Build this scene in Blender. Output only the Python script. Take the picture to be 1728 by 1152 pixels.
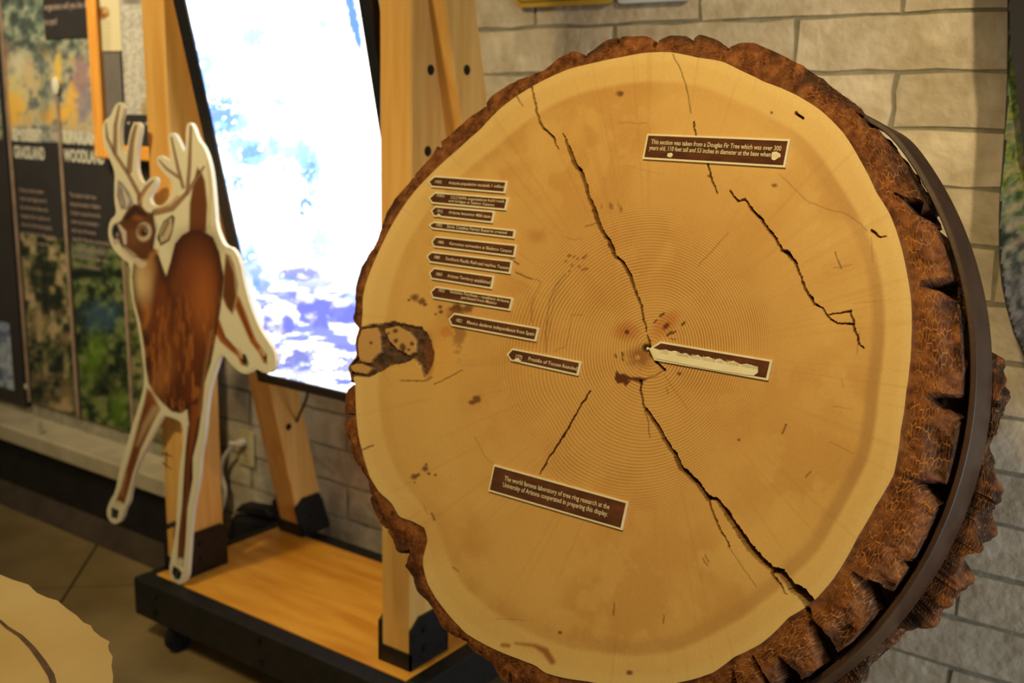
import bpy, bmesh, math, random
import numpy as np
from mathutils import Matrix, Vector
from mathutils.geometry import tessellate_polygon

random.seed(4)
S = bpy.context.scene
COL = S.collection
for o in list(bpy.data.objects):
    bpy.data.objects.remove(o)

# ------------------------------------------------------------------ camera
YAW, PITCH, ROLL, FPX, CAMH = math.radians(35.545), math.radians(11.956), math.radians(1.283), 1776.36, 1.55
fw = np.array([-math.sin(YAW)*math.cos(PITCH), math.cos(YAW)*math.cos(PITCH), -math.sin(PITCH)])
r0 = np.array([math.cos(YAW), math.sin(YAW), 0.0]); u0 = np.cross(r0, fw)
rt = r0*math.cos(ROLL)+u0*math.sin(ROLL); up = np.cross(rt, fw)
CAM = np.array([0, 0, CAMH])
cd = bpy.data.cameras.new('camera'); co = bpy.data.objects.new('camera', cd); COL.objects.link(co)
co.matrix_world = Matrix(((rt[0], up[0], -fw[0], 0), (rt[1], up[1], -fw[1], 0), (rt[2], up[2], -fw[2], CAMH), (0, 0, 0, 1)))
cd.sensor_width = 36; cd.lens = FPX/1728*36; cd.clip_start = 0.05
cd.dof.use_dof = True; cd.dof.focus_distance = 1.62; cd.dof.aperture_fstop = 3.2
S.camera = co

# ------------------------------------------------------------------ light
S.view_settings.view_transform = 'Standard'; S.view_settings.look = 'None'
S.view_settings.gamma = 1; S.view_settings.exposure = 0.7; S.view_settings.use_curve_mapping = False
W = bpy.data.worlds.new('world'); S.world = W; W.use_nodes = True
W.node_tree.nodes['Background'].inputs[0].default_value = (1.0, .82, .50, 1)
W.node_tree.nodes['Background'].inputs[1].default_value = 0.10

def lamp(name, kind, loc, target, power, color, size=.15, spot=70, blend=.6):
    l = bpy.data.lights.new(name, kind); l.energy = power; l.color = color
    if kind == 'SPOT':
        l.spot_size = math.radians(spot); l.spot_blend = blend; l.shadow_soft_size = size
    else:
        l.size = size
    o = bpy.data.objects.new(name, l); COL.objects.link(o); o.location = loc
    o.rotation_euler = (Vector(target)-Vector(loc)).to_track_quat('-Z', 'Y').to_euler()
    return o
WARM = (1.0, .79, .41)
lamp('track_spot', 'SPOT', (-.55, .15, 2.75), (-.78, 1.5, 1.38), 74, WARM, .10, 52, .9)
lamp('track_spot', 'SPOT', (.55, .75, 2.75), (-.62, 2.4, 1.85), 80, (1.0, .82, .50), .05, 44, 1.0)
lamp('track_spot', 'SPOT', (-2.0, .25, 2.75), (-2.3, 1.9, 1.35), 80, (1.0, .82, .47), .12, 64, .9)
lamp('track_spot', 'SPOT', (-1.5, -.1, 2.75), (-1.75, .75, .72), 40, WARM, .10, 44, .9)  # added lamp without a known fixture, brightens the slab table
lamp('track_spot', 'SPOT', (-3.3, .85, 2.75), (-3.5, 2.2, 1.65), 92, (1.0, .87, .64), .12, 66, .9)
lamp('window_daylight', 'AREA', (2.4, 1.5, .8), (-.4, 2.2, .7), 44, (.62, .78, 1.0), 1.6)

# ------------------------------------------------------------------ pixel -> place helpers
def ray(x, y):
    return rt*(x-864)/FPX - up*(y-576)/FPX + fw
def on_y(x, y, Y):
    d = ray(x, y); return CAM+d*Y/d[1]
def on_z(x, y, z):
    d = ray(x, y); return CAM+d*(z-CAMH)/d[2]
def proj(P):
    d = np.asarray(P, float)-CAM; w = d@fw
    return np.stack([864+FPX*(d@rt)/w, 576-FPX*(d@up)/w], -1)
TA = math.radians(15)
DU, DV, DN = np.array([1., 0, 0]), np.array([0, math.sin(TA), math.cos(TA)]), np.array([0, -math.cos(TA), math.sin(TA)])
DO = on_y(1097, 592, 1.5)                       # pith of the tree slice
def disc(x, y, h=0.0):
    d = ray(x, y); t = ((DO+DN*h-CAM)@DN)/(d@DN); p = CAM+d*t-DO
    return np.array([p@DU, p@DV])
def dpos(u, v, h):
    u, v, h = np.broadcast_arrays(u, v, h)
    return DO + u[..., None]*DU + v[..., None]*DV + h[..., None]*DN

# ------------------------------------------------------------------ numeric noise + painting
def _hash(i, j, s):
    n = (i.astype(np.int64)*374761393 + j.astype(np.int64)*668265263 + s*974634777) & 0x7fffffff
    n = (n ^ (n >> 13))*1274126177 & 0x7fffffff
    return ((n ^ (n >> 16)) & 0xffff)/65535.0
def vnoise(x, y, s=0):
    i = np.floor(x); j = np.floor(y); a = x-i; b = y-j
    a = a*a*(3-2*a); b = b*b*(3-2*b)
    return (_hash(i, j, s)*(1-a)+_hash(i+1, j, s)*a)*(1-b)+(_hash(i, j+1, s)*(1-a)+_hash(i+1, j+1, s)*a)*b
def fbm(x, y, s=0, n=4):
    t = 0; a = .5; q = 0
    for k in range(n):
        t = t+a*vnoise(x*2**k, y*2**k, s+k); q += a; a *= .5
    return t/q
def sst(a, b, x):
    t = np.clip((x-a)/(b-a), 0, 1); return t*t*(3-2*t)
def lin(c):
    c = np.asarray(c, float)/255
    return np.where(c <= .04045, c/12.92, ((c+.055)/1.055)**2.4)
def seg(P, line, width):
    """distance to a polyline minus its half width (pixels); far points get a large value"""
    out = np.full(len(P), 1e3); line = np.asarray(line, float)
    w = np.broadcast_to(np.asarray(width, float), (len(line),))
    m = 64
    lo = line.min(0)-m; hi = line.max(0)+m
    idx = np.where((P[:, 0] > lo[0]) & (P[:, 0] < hi[0]) & (P[:, 1] > lo[1]) & (P[:, 1] < hi[1]))[0]
    if len(idx) == 0: return out
    Q = P[idx]; best = np.full(len(Q), 1e3)
    for k in range(len(line)-1):
        a, b = line[k], line[k+1]; d = b-a
        t = np.clip(((Q-a)@d)/max(d@d, 1e-9), 0, 1)
        best = np.minimum(best, np.hypot(*(Q-a-t[:, None]*d).T)-(w[k]*(1-t)+w[k+1]*t)/2)
    out[idx] = best
    return out
def inside(P, poly):
    """signed distance, negative inside"""
    poly = np.asarray(poly, float); n = len(poly)
    d = np.full(len(P), 1e9); ins = np.zeros(len(P), bool)
    for k in range(n):
        a, b = poly[k], poly[(k+1) % n]; e = b-a
        t = np.clip(((P-a)@e)/max(e@e, 1e-9), 0, 1)
        d = np.minimum(d, np.hypot(*(P-a-t[:, None]*e).T))
        c = ((a[1] > P[:, 1]) != (b[1] > P[:, 1]))
        den = b[1]-a[1] if abs(b[1]-a[1]) > 1e-9 else 1e-9
        ins ^= c & (P[:, 0] < e[0]*(P[:, 1]-a[1])/den+a[0])
    return np.where(ins, -d, d)
def mixc(C, col, f):
    f = np.clip(f, 0, 1)[:, None]
    C[:] = C*(1-f)+lin(col)*f
def stroke(C, P, line, w, col, soft=1.5, a=1.0):
    d = seg(P, line, w); i = np.where(d < soft)[0]
    D = C[i]; mixc(D, col, a*(1-sst(-soft, soft, d[i]))); C[i] = D
def fill(C, P, poly, col, soft=2.0, a=1.0):
    q = np.asarray(poly, float); lo = q.min(0)-soft-1; hi = q.max(0)+soft+1
    i = np.where((P[:, 0] > lo[0]) & (P[:, 0] < hi[0]) & (P[:, 1] > lo[1]) & (P[:, 1] < hi[1]))[0]
    D = C[i]; mixc(D, col, a*(1-sst(-soft, soft, inside(P[i], poly)))); C[i] = D
def blob(C, P, c, rx, ry, col, rot=0, soft=.4, a=1.0, wob=0.0):
    R_ = max(rx, ry)*(1+soft+wob*.6)+2; i = np.where((np.abs(P[:, 0]-c[0]) < R_) & (np.abs(P[:, 1]-c[1]) < R_))[0]
    if len(i) == 0: return
    D = C[i]; P = P[i]; d = P-np.asarray(c, float); cs, sn = math.cos(rot), math.sin(rot)
    x = d[:, 0]*cs+d[:, 1]*sn; y = -d[:, 0]*sn+d[:, 1]*cs
    q = np.hypot(x/rx, y/ry)
    if wob: q = q+wob*(fbm(P[:, 0]/6, P[:, 1]/6, 9)-.5)
    mixc(D, col, a*(1-sst(1-soft, 1+soft, q))); C[i] = D

# ------------------------------------------------------------------ mesh helpers
def empty(name, loc, label=None, cat=None, group=None):
    o = bpy.data.objects.new(name, None); COL.objects.link(o); o.location = Vector(loc)
    o.empty_display_size = .05
    tag(o, label, cat, group)
    return o
def tag(o, label=None, cat=None, group=None, kind=None):
    if label: o['label'] = label
    if cat: o['category'] = cat
    if group: o['group'] = group
    if kind: o['kind'] = kind
    return o
def org(p):
    v = Vector((0, 0, 0))
    while p: v += p.location; p = p.parent
    return v
def link(name, me, mat, parent=None, loc=None):
    o = bpy.data.objects.new(name, me); COL.objects.link(o)
    if mat is not None and not me.materials: me.materials.append(mat)
    if parent: o.parent = parent
    if loc is not None: o.location = loc
    return o
def mesh(name, V_, F_, mat, parent=None, smooth=False):
    """world-space vertices -> one mesh object (local to its parent)"""
    V_ = np.asarray(V_, float)
    if parent: V_ = V_-np.array(org(parent))
    me = bpy.data.meshes.new(name); me.from_pydata(V_.tolist(), [], [list(map(int, f)) for f in F_]); me.update()
    if smooth: me.polygons.foreach_set('use_smooth', [True]*len(me.polygons))
    return link(name, me, mat, parent)
def grid_mesh(name, V_, quads, mat, parent=None, cols=None, attrs=None, smooth=False, uv=None):
    V_ = np.asarray(V_, float)
    if parent: V_ = V_-np.array(org(parent))
    quads = np.asarray(quads, np.int32)
    me = bpy.data.meshes.new(name)
    me.vertices.add(len(V_)); me.vertices.foreach_set('co', V_.ravel())
    me.loops.add(quads.size); me.loops.foreach_set('vertex_index', quads.ravel())
    me.polygons.add(len(quads)); me.polygons.foreach_set('loop_start', np.arange(len(quads), dtype=np.int32)*4)
    me.polygons.foreach_set('use_smooth', np.full(len(quads), smooth))
    me.update(calc_edges=True)
    if cols is not None:
        a = me.color_attributes.new('Col', 'FLOAT_COLOR', 'POINT')
        a.data.foreach_set('color', np.c_[cols, np.ones(len(cols))].astype(np.float32).ravel())
    for k, v in (attrs or {}).items():
        a = me.attributes.new(k, 'FLOAT', 'POINT'); a.data.foreach_set('value', np.asarray(v, np.float32).ravel())
    if uv is not None:
        l = me.attributes.new('pat', 'FLOAT_VECTOR', 'POINT')
        l.data.foreach_set('vector', np.c_[uv, np.zeros(len(uv))].astype(np.float32).ravel())
    me.validate()
    return link(name, me, mat, parent)
def bm_obj(name, bm, mat, parent=None, smooth=False):
    if parent: bmesh.ops.translate(bm, verts=bm.verts, vec=-org(parent))
    bmesh.ops.recalc_face_normals(bm, faces=bm.faces)
    me = bpy.data.meshes.new(name); bm.to_mesh(me); bm.free()
    if smooth: me.polygons.foreach_set('use_smooth', [True]*len(me.polygons))
    return link(name, me, mat, parent)
def add_box(bm, x0, x1, y0, y1, z0, z1, bev=0.0):
    vs = [bm.verts.new((x, y, z)) for x in (x0, x1) for y in (y0, y1) for z in (z0, z1)]
    fs = [bm.faces.new([vs[i] for i in f]) for f in ((0, 1, 3, 2), (4, 6, 7, 5), (0, 4, 5, 1), (2, 3, 7, 6), (0, 2, 6, 4), (1, 5, 7, 3))]
    if bev:
        es = list({e for f in fs for e in f.edges})
        bmesh.ops.bevel(bm, geom=es, offset=bev, segments=1, affect='EDGES')
    return vs
def box(name, x0, x1, y0, y1, z0, z1, mat, parent=None, bev=0.003):
    bm = bmesh.new(); add_box(bm, x0, x1, y0, y1, z0, z1, bev); return bm_obj(name, bm, mat, parent)
def hexa(name, A, B, mat, parent=None, bev=0.003):
    """prism between two quads A and B (lists of four points)"""
    bm = bmesh.new(); a = [bm.verts.new(p) for p in A]; b = [bm.verts.new(p) for p in B]
    bm.faces.new(a[::-1]); bm.faces.new(b)
    for k in range(len(a)): bm.faces.new((a[k], a[(k+1) % len(a)], b[(k+1) % len(a)], b[k]))
    if bev: bmesh.ops.bevel(bm, geom=list(bm.edges), offset=bev, segments=1, affect='EDGES')
    return bm_obj(name, bm, mat, parent)
def prism(name, pts, n, depth, mat, parent=None):
    """outline (3-D points in a plane) pushed along n by depth"""
    n = np.asarray(n, float); bm = bmesh.new()
    a = [bm.verts.new(p) for p in pts]; b = [bm.verts.new(np.asarray(p)+n*depth) for p in pts]
    for t in tessellate_polygon([[Vector(p) for p in pts]]):
        bm.faces.new([a[k] for k in t]); bm.faces.new([b[k] for k in reversed(t)])
    for k in range(len(a)): bm.faces.new((a[k], b[k], b[(k+1) % len(a)], a[(k+1) % len(a)]))
    return bm_obj(name, bm, mat, parent)
def cyl(name, c, axis, rad, length, mat, parent=None, seg_=20, bev=.0015, rad2=None):
    bm = bmesh.new()
    bmesh.ops.create_cone(bm, cap_ends=True, segments=seg_, radius1=rad, radius2=rad if rad2 is None else rad2, depth=length)
    if bev: bmesh.ops.bevel(bm, geom=[e for e in bm.edges if len(e.link_faces) == 2 and any(len(f.verts) > 4 for f in e.link_faces)], offset=bev, segments=2, affect='EDGES')
    q = Vector((0, 0, 1)).rotation_difference(Vector(axis)).to_matrix().to_4x4()
    bmesh.ops.transform(bm, matrix=Matrix.Translation(Vector(c)) @ q, verts=bm.verts)
    return bm_obj(name, bm, mat, parent)
def tube(name, pts, rad, mat, parent=None, n=10, sub=8):
    pts = [np.asarray(p, float) for p in pts]; Q = []
    for k in range(len(pts)-1):
        p0, p1, p2, p3 = pts[max(k-1, 0)], pts[k], pts[k+1], pts[min(k+2, len(pts)-1)]
        for t in np.linspace(0, 1, sub, endpoint=False):
            Q.append(.5*((2*p1)+(-p0+p2)*t+(2*p0-5*p1+4*p2-p3)*t*t+(-p0+3*p1-3*p2+p3)*t**3))
    Q.append(pts[-1]); V_, F_ = [], []
    for k, p in enumerate(Q):
        d = Q[min(k+1, len(Q)-1)]-Q[max(k-1, 0)]; d = d/np.linalg.norm(d)
        a = np.cross(d, [.3, .9, .31]); a /= np.linalg.norm(a); b = np.cross(d, a)
        V_ += [p+rad*(math.cos(t)*a+math.sin(t)*b) for t in np.linspace(0, 2*math.pi, n, endpoint=False)]
    for k in range(len(Q)-1):
        for j in range(n): F_.append((k*n+j, k*n+(j+1) % n, (k+1)*n+(j+1) % n, (k+1)*n+j))
    F_ += [tuple(range(n))[::-1], tuple(range((len(Q)-1)*n, len(Q)*n))]
    return mesh(name, V_, F_, mat, parent, True)
def paint_grid(name, o, ex, ey, w, h, step, painter, mat, parent=None, mask=None):
    """fine flat sheet; its print is held in a colour attribute"""
    nx, ny = int(w/step)+1, int(h/step)+1
    gx, gy = np.meshgrid(np.linspace(0, w, nx), np.linspace(0, h, ny))
    V_ = np.asarray(o)+gx.ravel()[:, None]*ex+gy.ravel()[:, None]*ey
    P = proj(V_); i = np.arange(nx*ny).reshape(ny, nx)
    Q = np.stack([i[:-1, :-1], i[:-1, 1:], i[1:, 1:], i[1:, :-1]], -1).reshape(-1, 4)
    if mask is not None:
        m = mask(P); Q = Q[m[Q].all(1)]
        used = np.unique(Q); re = np.full(len(V_), -1); re[used] = np.arange(len(used))
        Q = re[Q]; V_ = V_[used]; P = P[used]
    return grid_mesh(name, V_, Q, mat, parent, cols=painter(P))

# text: real letters, built flat on the plane (o, ex, ey)
def letters(name, lines, o, ex, ey, size, mat, parent=None, bold=0.0, spacing=1.55, thick=0.0):
    """lines = [(text, x, y, width or None)] in plane units; size = letter height"""
    V_, F_ = [], []
    for (t, x, y, wd) in lines:
        c = bpy.data.curves.new('t', 'FONT'); c.body = t; c.size = 1; c.offset = bold; c.resolution_u = 2
        ob = bpy.data.objects.new('t', c); me = bpy.data.meshes.new_from_object(ob)
        n = len(me.vertices)
        if n:
            a = np.empty(n*3); me.vertices.foreach_get('co', a); a = a.reshape(-1, 3)
            k = size/.69; sx = k if wd is None else wd/max(a[:, 0].max(), 1e-6)
            b = len(V_)
            V_ += list(np.asarray(o)+(x+a[:, :1]*sx)*ex+(y+a[:, 1:2]*k)*ey)
            F_ += [tuple(v+b for v in p.vertices) for p in me.polygons]
        bpy.data.objects.remove(ob); bpy.data.curves.remove(c); bpy.data.meshes.remove(me)
    return tag(mesh(name, np.array(V_), F_, mat, parent), kind='stuff')

# ------------------------------------------------------------------ materials
def new_mat(name, rough=.6, spec=.3):
    m = bpy.data.materials.new(name); m.use_nodes = True
    b = m.node_tree.nodes['Principled BSDF']; b.inputs['Roughness'].default_value = rough
    b.inputs['Specular IOR Level'].default_value = spec
    return m, m.node_tree.nodes, m.node_tree.links, b
def nd(N, t, **k):
    n = N.new(t)
    for a, v in k.items(): setattr(n, a, v)
    return n
def ramp(N, stops):
    r = N.new('ShaderNodeValToRGB'); e = r.color_ramp.elements
    while len(e) > 1: e.remove(e[-1])
    e[0].position, e[0].color = stops[0][0], (*lin(stops[0][1]), 1)
    for p, c in stops[1:]:
        q = e.new(p); q.color = (*lin(c), 1)
    return r
def noise_mat(name, c1, c2, scale=8, stretch=(1, 1, 1), rough=.6, spec=.3, bump=0.0, bscale=60, detail=6, metal=0, mid=(.35, .65), bdist=.004):
    m, N, L, b = new_mat(name, rough, spec); b.inputs['Metallic'].default_value = metal
    tc = N.new('ShaderNodeTexCoord'); mp = N.new('ShaderNodeMapping'); mp.inputs['Scale'].default_value = stretch
    L.new(tc.outputs['Object'], mp.inputs[0])
    n = N.new('ShaderNodeTexNoise'); n.inputs['Scale'].default_value = scale; n.inputs['Detail'].default_value = detail
    L.new(mp.outputs[0], n.inputs[0])
    r = ramp(N, [(mid[0], c1), (mid[1], c2)]); L.new(n.outputs[0], r.inputs[0]); L.new(r.outputs[0], b.inputs['Base Color'])
    if bump:
        n2 = N.new('ShaderNodeTexNoise'); n2.inputs['Scale'].default_value = bscale; n2.inputs['Detail'].default_value = 5
        L.new(mp.outputs[0], n2.inputs[0])
        bp = N.new('ShaderNodeBump'); bp.inputs['Strength'].default_value = bump; bp.inputs['Distance'].default_value = bdist
        L.new(n2.outputs[0], bp.inputs['Height']); L.new(bp.outputs[0], b.inputs['Normal'])
    return m
def paint_mat(name, rough=.5, spec=.25, emit=0.0):
    m, N, L, b = new_mat(name, rough, spec)
    a = nd(N, 'ShaderNodeAttribute', attribute_name='Col')
    if emit:
        b.inputs['Base Color'].default_value = (.01, .01, .012, 1)
        L.new(a.outputs['Color'], b.inputs['Emission Color']); b.inputs['Emission Strength'].default_value = emit
    else: L.new(a.outputs['Color'], b.inputs['Base Color'])
    return m
M = {}
M['floor'] = noise_mat('concrete', (122, 102, 64), (160, 136, 92), 3.2, rough=.42, spec=.35, bump=.15, bscale=30, mid=(.3, .7))
M['joint'] = noise_mat('joint_filler', (38, 28, 18), (52, 40, 26), 20)
M['mortar'] = noise_mat('mortar', (134, 128, 106), (160, 152, 128), 22, rough=.9, spec=.1, bump=.5, bscale=90)
M['black'] = noise_mat('black_paint', (24, 23, 22), (32, 30, 28), 30, rough=.5, spec=.3, bump=.1, bscale=200)
M['steel'] = noise_mat('black_steel', (18, 17, 17), (28, 26, 25), 40, rough=.42, spec=.4)
M['rubber'] = noise_mat('rubber', (14, 14, 14), (24, 24, 24), 30, rough=.8)
M['plastic'] = noise_mat('tv_plastic', (16, 17, 19), (22, 23, 25), 30, rough=.35, spec=.5)
M['bolt'] = noise_mat('bolt', (40, 38, 36), (64, 60, 56), 60, rough=.35, metal=.7)
M['hole'] = noise_mat('bolt_hole', (22, 14, 8), (34, 22, 12), 60, rough=.7)
M['post'] = noise_mat('fir_post', (218, 158, 74), (234, 182, 100), 5, (9, 9, .7), rough=.45, spec=.35, bump=.08, bscale=14, mid=(.3, .7))
M['deck'] = noise_mat('fir_deck', (206, 132, 34), (236, 170, 62), 4.2, (1.0, 6, 4), rough=.3, spec=.45, bump=.05, bscale=12, mid=(.28, .72))
M['frame'] = noise_mat('frame_wood', (214, 140, 46), (236, 168, 74), 5, (9, 9, .8), rough=.5)
M['ivory'] = noise_mat('ivory_plastic', (206, 190, 140), (214, 200, 152), 10, rough=.4)
M['cord'] = noise_mat('white_cord', (230, 220, 206), (240, 230, 216), 10, rough=.5)
M['cream'] = noise_mat('cream_board', (238, 226, 190), (244, 232, 198), 10, rough=.5)
M['band'] = noise_mat('brown_band', (62, 38, 20), (76, 48, 27), 25, rough=.4, spec=.4, bump=.08, bscale=80)
M['core'] = noise_mat('cream_laminate', (238, 222, 176), (246, 232, 190), 40, rough=.3, spec=.4)
M['brown'] = noise_mat('brown_laminate', (72, 36, 16), (112, 62, 26), 26, (1, 1, 2.5), rough=.16, spec=.6, mid=(.3, .7))
M['ink_cream'] = noise_mat('engraved_letters', (226, 208, 160), (236, 220, 176), 60, rough=.5)
M['ink_gray'] = noise_mat('worn_letters', (196, 184, 150), (206, 192, 156), 60, rough=.5)
M['ink_tan'] = noise_mat('tan_letters', (150, 128, 112), (166, 146, 128), 40, rough=.6)
M['ink_white'] = noise_mat('pale_title', (208, 202, 172), (222, 216, 188), 40, rough=.6)
M['panel'] = noise_mat('charcoal_panel', (44, 40, 38), (50, 46, 43), 6, rough=.5, spec=.25)
M['divider'] = noise_mat('tan_divider', (148, 122, 98), (168, 142, 116), 20, rough=.5)
M['ledge'] = noise_mat('putty_ledge', (168, 154, 124), (186, 172, 142), 9, rough=.5, bump=.05)
M['dark_base'] = noise_mat('dark_base', (22, 20, 19), (34, 31, 29), 12, rough=.6)
M['cove'] = noise_mat('brown_cove_base', (58, 46, 34), (74, 60, 45), 12, rough=.55)
M['yellow'] = noise_mat('yellow_plaque', (190, 150, 44), (206, 168, 60), 12, rough=.4, spec=.4)
M['yellow_dark'] = noise_mat('plaque_border', (120, 92, 24), (132, 102, 30), 12, rough=.4)
M['white'] = noise_mat('white_plaque', (206, 212, 214), (220, 226, 226), 12, rough=.35)
M['print'] = paint_mat('print', .45, .25)
M['deerprint'] = paint_mat('deer_print', .4, .3)
M['screen'] = paint_mat('screen_picture', .25, .5, emit=1.0)
M['slab'] = noise_mat('pale_slab', (206, 170, 96), (224, 192, 122), 4, rough=.4, spec=.4, bump=.03, bscale=40, mid=(.3, .7))
M['slabline'] = noise_mat('slab_line', (92, 66, 40), (112, 82, 52), 30, rough=.5)
M['blue'] = noise_mat('blue_badge', (70, 140, 170), (90, 160, 186), 20, rough=.4)

def wood_face_mat():
    m, N, L, b = new_mat('slice_wood', .36, .35)
    a = nd(N, 'ShaderNodeAttribute', attribute_name='Col')
    rg = nd(N, 'ShaderNodeAttribute', attribute_name='ring'); am = nd(N, 'ShaderNodeAttribute', attribute_name='amp')
    s = nd(N, 'ShaderNodeMath', operation='SINE'); L.new(rg.outputs['Fac'], s.inputs[0])
    h = nd(N, 'ShaderNodeMath', operation='MULTIPLY_ADD'); h.inputs[1].default_value = .5; h.inputs[2].default_value = .5
    L.new(s.outputs[0], h.inputs[0])
    p = nd(N, 'ShaderNodeMath', operation='POWER'); p.inputs[1].default_value = 2.4; L.new(h.outputs[0], p.inputs[0])
    tc = N.new('ShaderNodeTexCoord'); n = N.new('ShaderNodeTexNoise'); n.inputs['Scale'].default_value = 14; n.inputs['Detail'].default_value = 6
    L.new(tc.outputs['Object'], n.inputs[0])
    q = nd(N, 'ShaderNodeMath', operation='MULTIPLY'); L.new(p.outputs[0], q.inputs[0]); L.new(am.outputs['Fac'], q.inputs[1])
    q2 = nd(N, 'ShaderNodeMath', operation='MULTIPLY'); L.new(q.outputs[0], q2.inputs[0]); L.new(n.outputs[0], q2.inputs[1])
    mx = nd(N, 'ShaderNodeMix', data_type='RGBA', blend_type='MULTIPLY'); mx.inputs['B'].default_value = (.38, .22, .10, 1)
    L.new(q2.outputs[0], mx.inputs['Factor']); L.new(a.outputs['Color'], mx.inputs['A'])
    n2 = N.new('ShaderNodeTexNoise'); n2.inputs['Scale'].default_value = 220; n2.inputs['Detail'].default_value = 3; L.new(tc.outputs['Object'], n2.inputs[0])
    r2 = ramp(N, [(.3, (248, 247, 245)), (.7, (255, 255, 255))]); L.new(n2.outputs[0], r2.inputs[0])
    mx2 = nd(N, 'ShaderNodeMix', data_type='RGBA', blend_type='MULTIPLY'); mx2.inputs['Factor'].default_value = 1
    L.new(mx.outputs['Result'], mx2.inputs['A']); L.new(r2.outputs[0], mx2.inputs['B'])
    L.new(mx2.outputs['Result'], b.inputs['Base Color'])
    return m
M['wood'] = wood_face_mat()
def bark_mat():
    m, N, L, b = new_mat('bark', .75, .15)
    a = nd(N, 'ShaderNodeAttribute', attribute_name='Col'); cw = nd(N, 'ShaderNodeAttribute', attribute_name='cork')
    pt = nd(N, 'ShaderNodeAttribute', attribute_name='pat')
    nz = N.new('ShaderNodeTexNoise'); nz.inputs['Scale'].default_value = 45; nz.inputs['Detail'].default_value = 3; L.new(pt.outputs['Vector'], nz.inputs[0])
    ad = nd(N, 'ShaderNodeMix', data_type='RGBA', blend_type='LINEAR_LIGHT'); ad.inputs['Factor'].default_value = .0035
    L.new(pt.outputs['Vector'], ad.inputs['A']); L.new(nz.outputs['Color'], ad.inputs['B'])
    mp = N.new('ShaderNodeMapping'); mp.inputs['Scale'].default_value = (52, 215, 1); L.new(ad.outputs['Result'], mp.inputs[0])
    v = nd(N, 'ShaderNodeTexVoronoi', feature='DISTANCE_TO_EDGE', voronoi_dimensions='2D'); v.inputs['Scale'].default_value = 1
    L.new(mp.outputs[0], v.inputs['Vector'])
    r = nd(N, 'ShaderNodeMapRange', interpolation_type='SMOOTHSTEP'); r.inputs['From Min'].default_value = .12; r.inputs['From Max'].default_value = .02
    L.new(v.outputs['Distance'], r.inputs['Value'])
    ns = N.new('ShaderNodeTexNoise'); ns.inputs['Scale'].default_value = 30; ns.inputs['Detail'].default_value = 4; L.new(pt.outputs['Vector'], ns.inputs[0])
    r2 = nd(N, 'ShaderNodeMapRange'); r2.inputs['From Min'].default_value = .35; r2.inputs['From Max'].default_value = .62; L.new(ns.outputs[0], r2.inputs['Value'])
    k = nd(N, 'ShaderNodeMath', operation='MULTIPLY'); L.new(r.outputs[0], k.inputs[0]); L.new(cw.outputs['Fac'], k.inputs[1])
    k2 = nd(N, 'ShaderNodeMath', operation='MULTIPLY'); L.new(k.outputs[0], k2.inputs[0]); L.new(r2.outputs[0], k2.inputs[1])
    tc = N.new('ShaderNodeTexCoord'); n3 = N.new('ShaderNodeTexNoise'); n3.inputs['Scale'].default_value = 60; n3.inputs['Detail'].default_value = 8; L.new(tc.outputs['Object'], n3.inputs[0])
    rr = ramp(N, [(.3, (150, 140, 132)), (.7, (255, 255, 255))]); L.new(n3.outputs[0], rr.inputs[0])
    mb = nd(N, 'ShaderNodeMix', data_type='RGBA', blend_type='MULTIPLY'); mb.inputs['Factor'].default_value = 1
    L.new(a.outputs['Color'], mb.inputs['A']); L.new(rr.outputs[0], mb.inputs['B'])
    mx = nd(N, 'ShaderNodeMix', data_type='RGBA'); L.new(k2.outputs[0], mx.inputs['Factor'])
    L.new(mb.outputs['Result'], mx.inputs['A']); mx.inputs['B'].default_value = (*lin((206, 134, 62)), 1)
    L.new(mx.outputs['Result'], b.inputs['Base Color'])
    bp = N.new('ShaderNodeBump'); bp.inputs['Strength'].default_value = .6; bp.inputs['Distance'].default_value = .003
    sm = nd(N, 'ShaderNodeMath', operation='ADD'); L.new(n3.outputs[0], sm.inputs[0]); L.new(k2.outputs[0], sm.inputs[1])
    L.new(sm.outputs[0], bp.inputs['Height']); L.new(bp.outputs[0], b.inputs['Normal'])
    return m
M['bark'] = bark_mat()
def block_mat():
    m, N, L, b = new_mat('slump_block', .88, .12)
    tc = N.new('ShaderNodeTexCoord'); oi = N.new('ShaderNodeObjectInfo')
    av = nd(N, 'ShaderNodeVectorMath', operation='ADD'); L.new(tc.outputs['Object'], av.inputs[0]); L.new(oi.outputs['Location'], av.inputs[1])
    n = N.new('ShaderNodeTexNoise'); n.inputs['Scale'].default_value = 16; n.inputs['Detail'].default_value = 8; L.new(av.outputs[0], n.inputs[0])
    r = ramp(N, [(.3, (192, 174, 142)), (.7, (226, 210, 180))]); L.new(n.outputs[0], r.inputs[0])
    ml = nd(N, 'ShaderNodeMath', operation='MULTIPLY_ADD'); ml.inputs[1].default_value = .16; ml.inputs[2].default_value = .88; L.new(oi.outputs['Random'], ml.inputs[0])
    mx = nd(N, 'ShaderNodeMix', data_type='RGBA', blend_type='MULTIPLY'); mx.inputs['Factor'].default_value = 1
    L.new(r.outputs[0], mx.inputs['A']); L.new(ml.outputs[0], mx.inputs['B']); L.new(mx.outputs['Result'], b.inputs['Base Color'])
    n2 = N.new('ShaderNodeTexNoise'); n2.inputs['Scale'].default_value = 38; n2.inputs['Detail'].default_value = 9; L.new(av.outputs[0], n2.inputs[0])
    bp = N.new('ShaderNodeBump'); bp.inputs['Strength'].default_value = .55; bp.inputs['Distance'].default_value = .010
    L.new(n2.outputs[0], bp.inputs['Height']); L.new(bp.outputs[0], b.inputs['Normal'])
    return m
M['block'] = block_mat()

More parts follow.
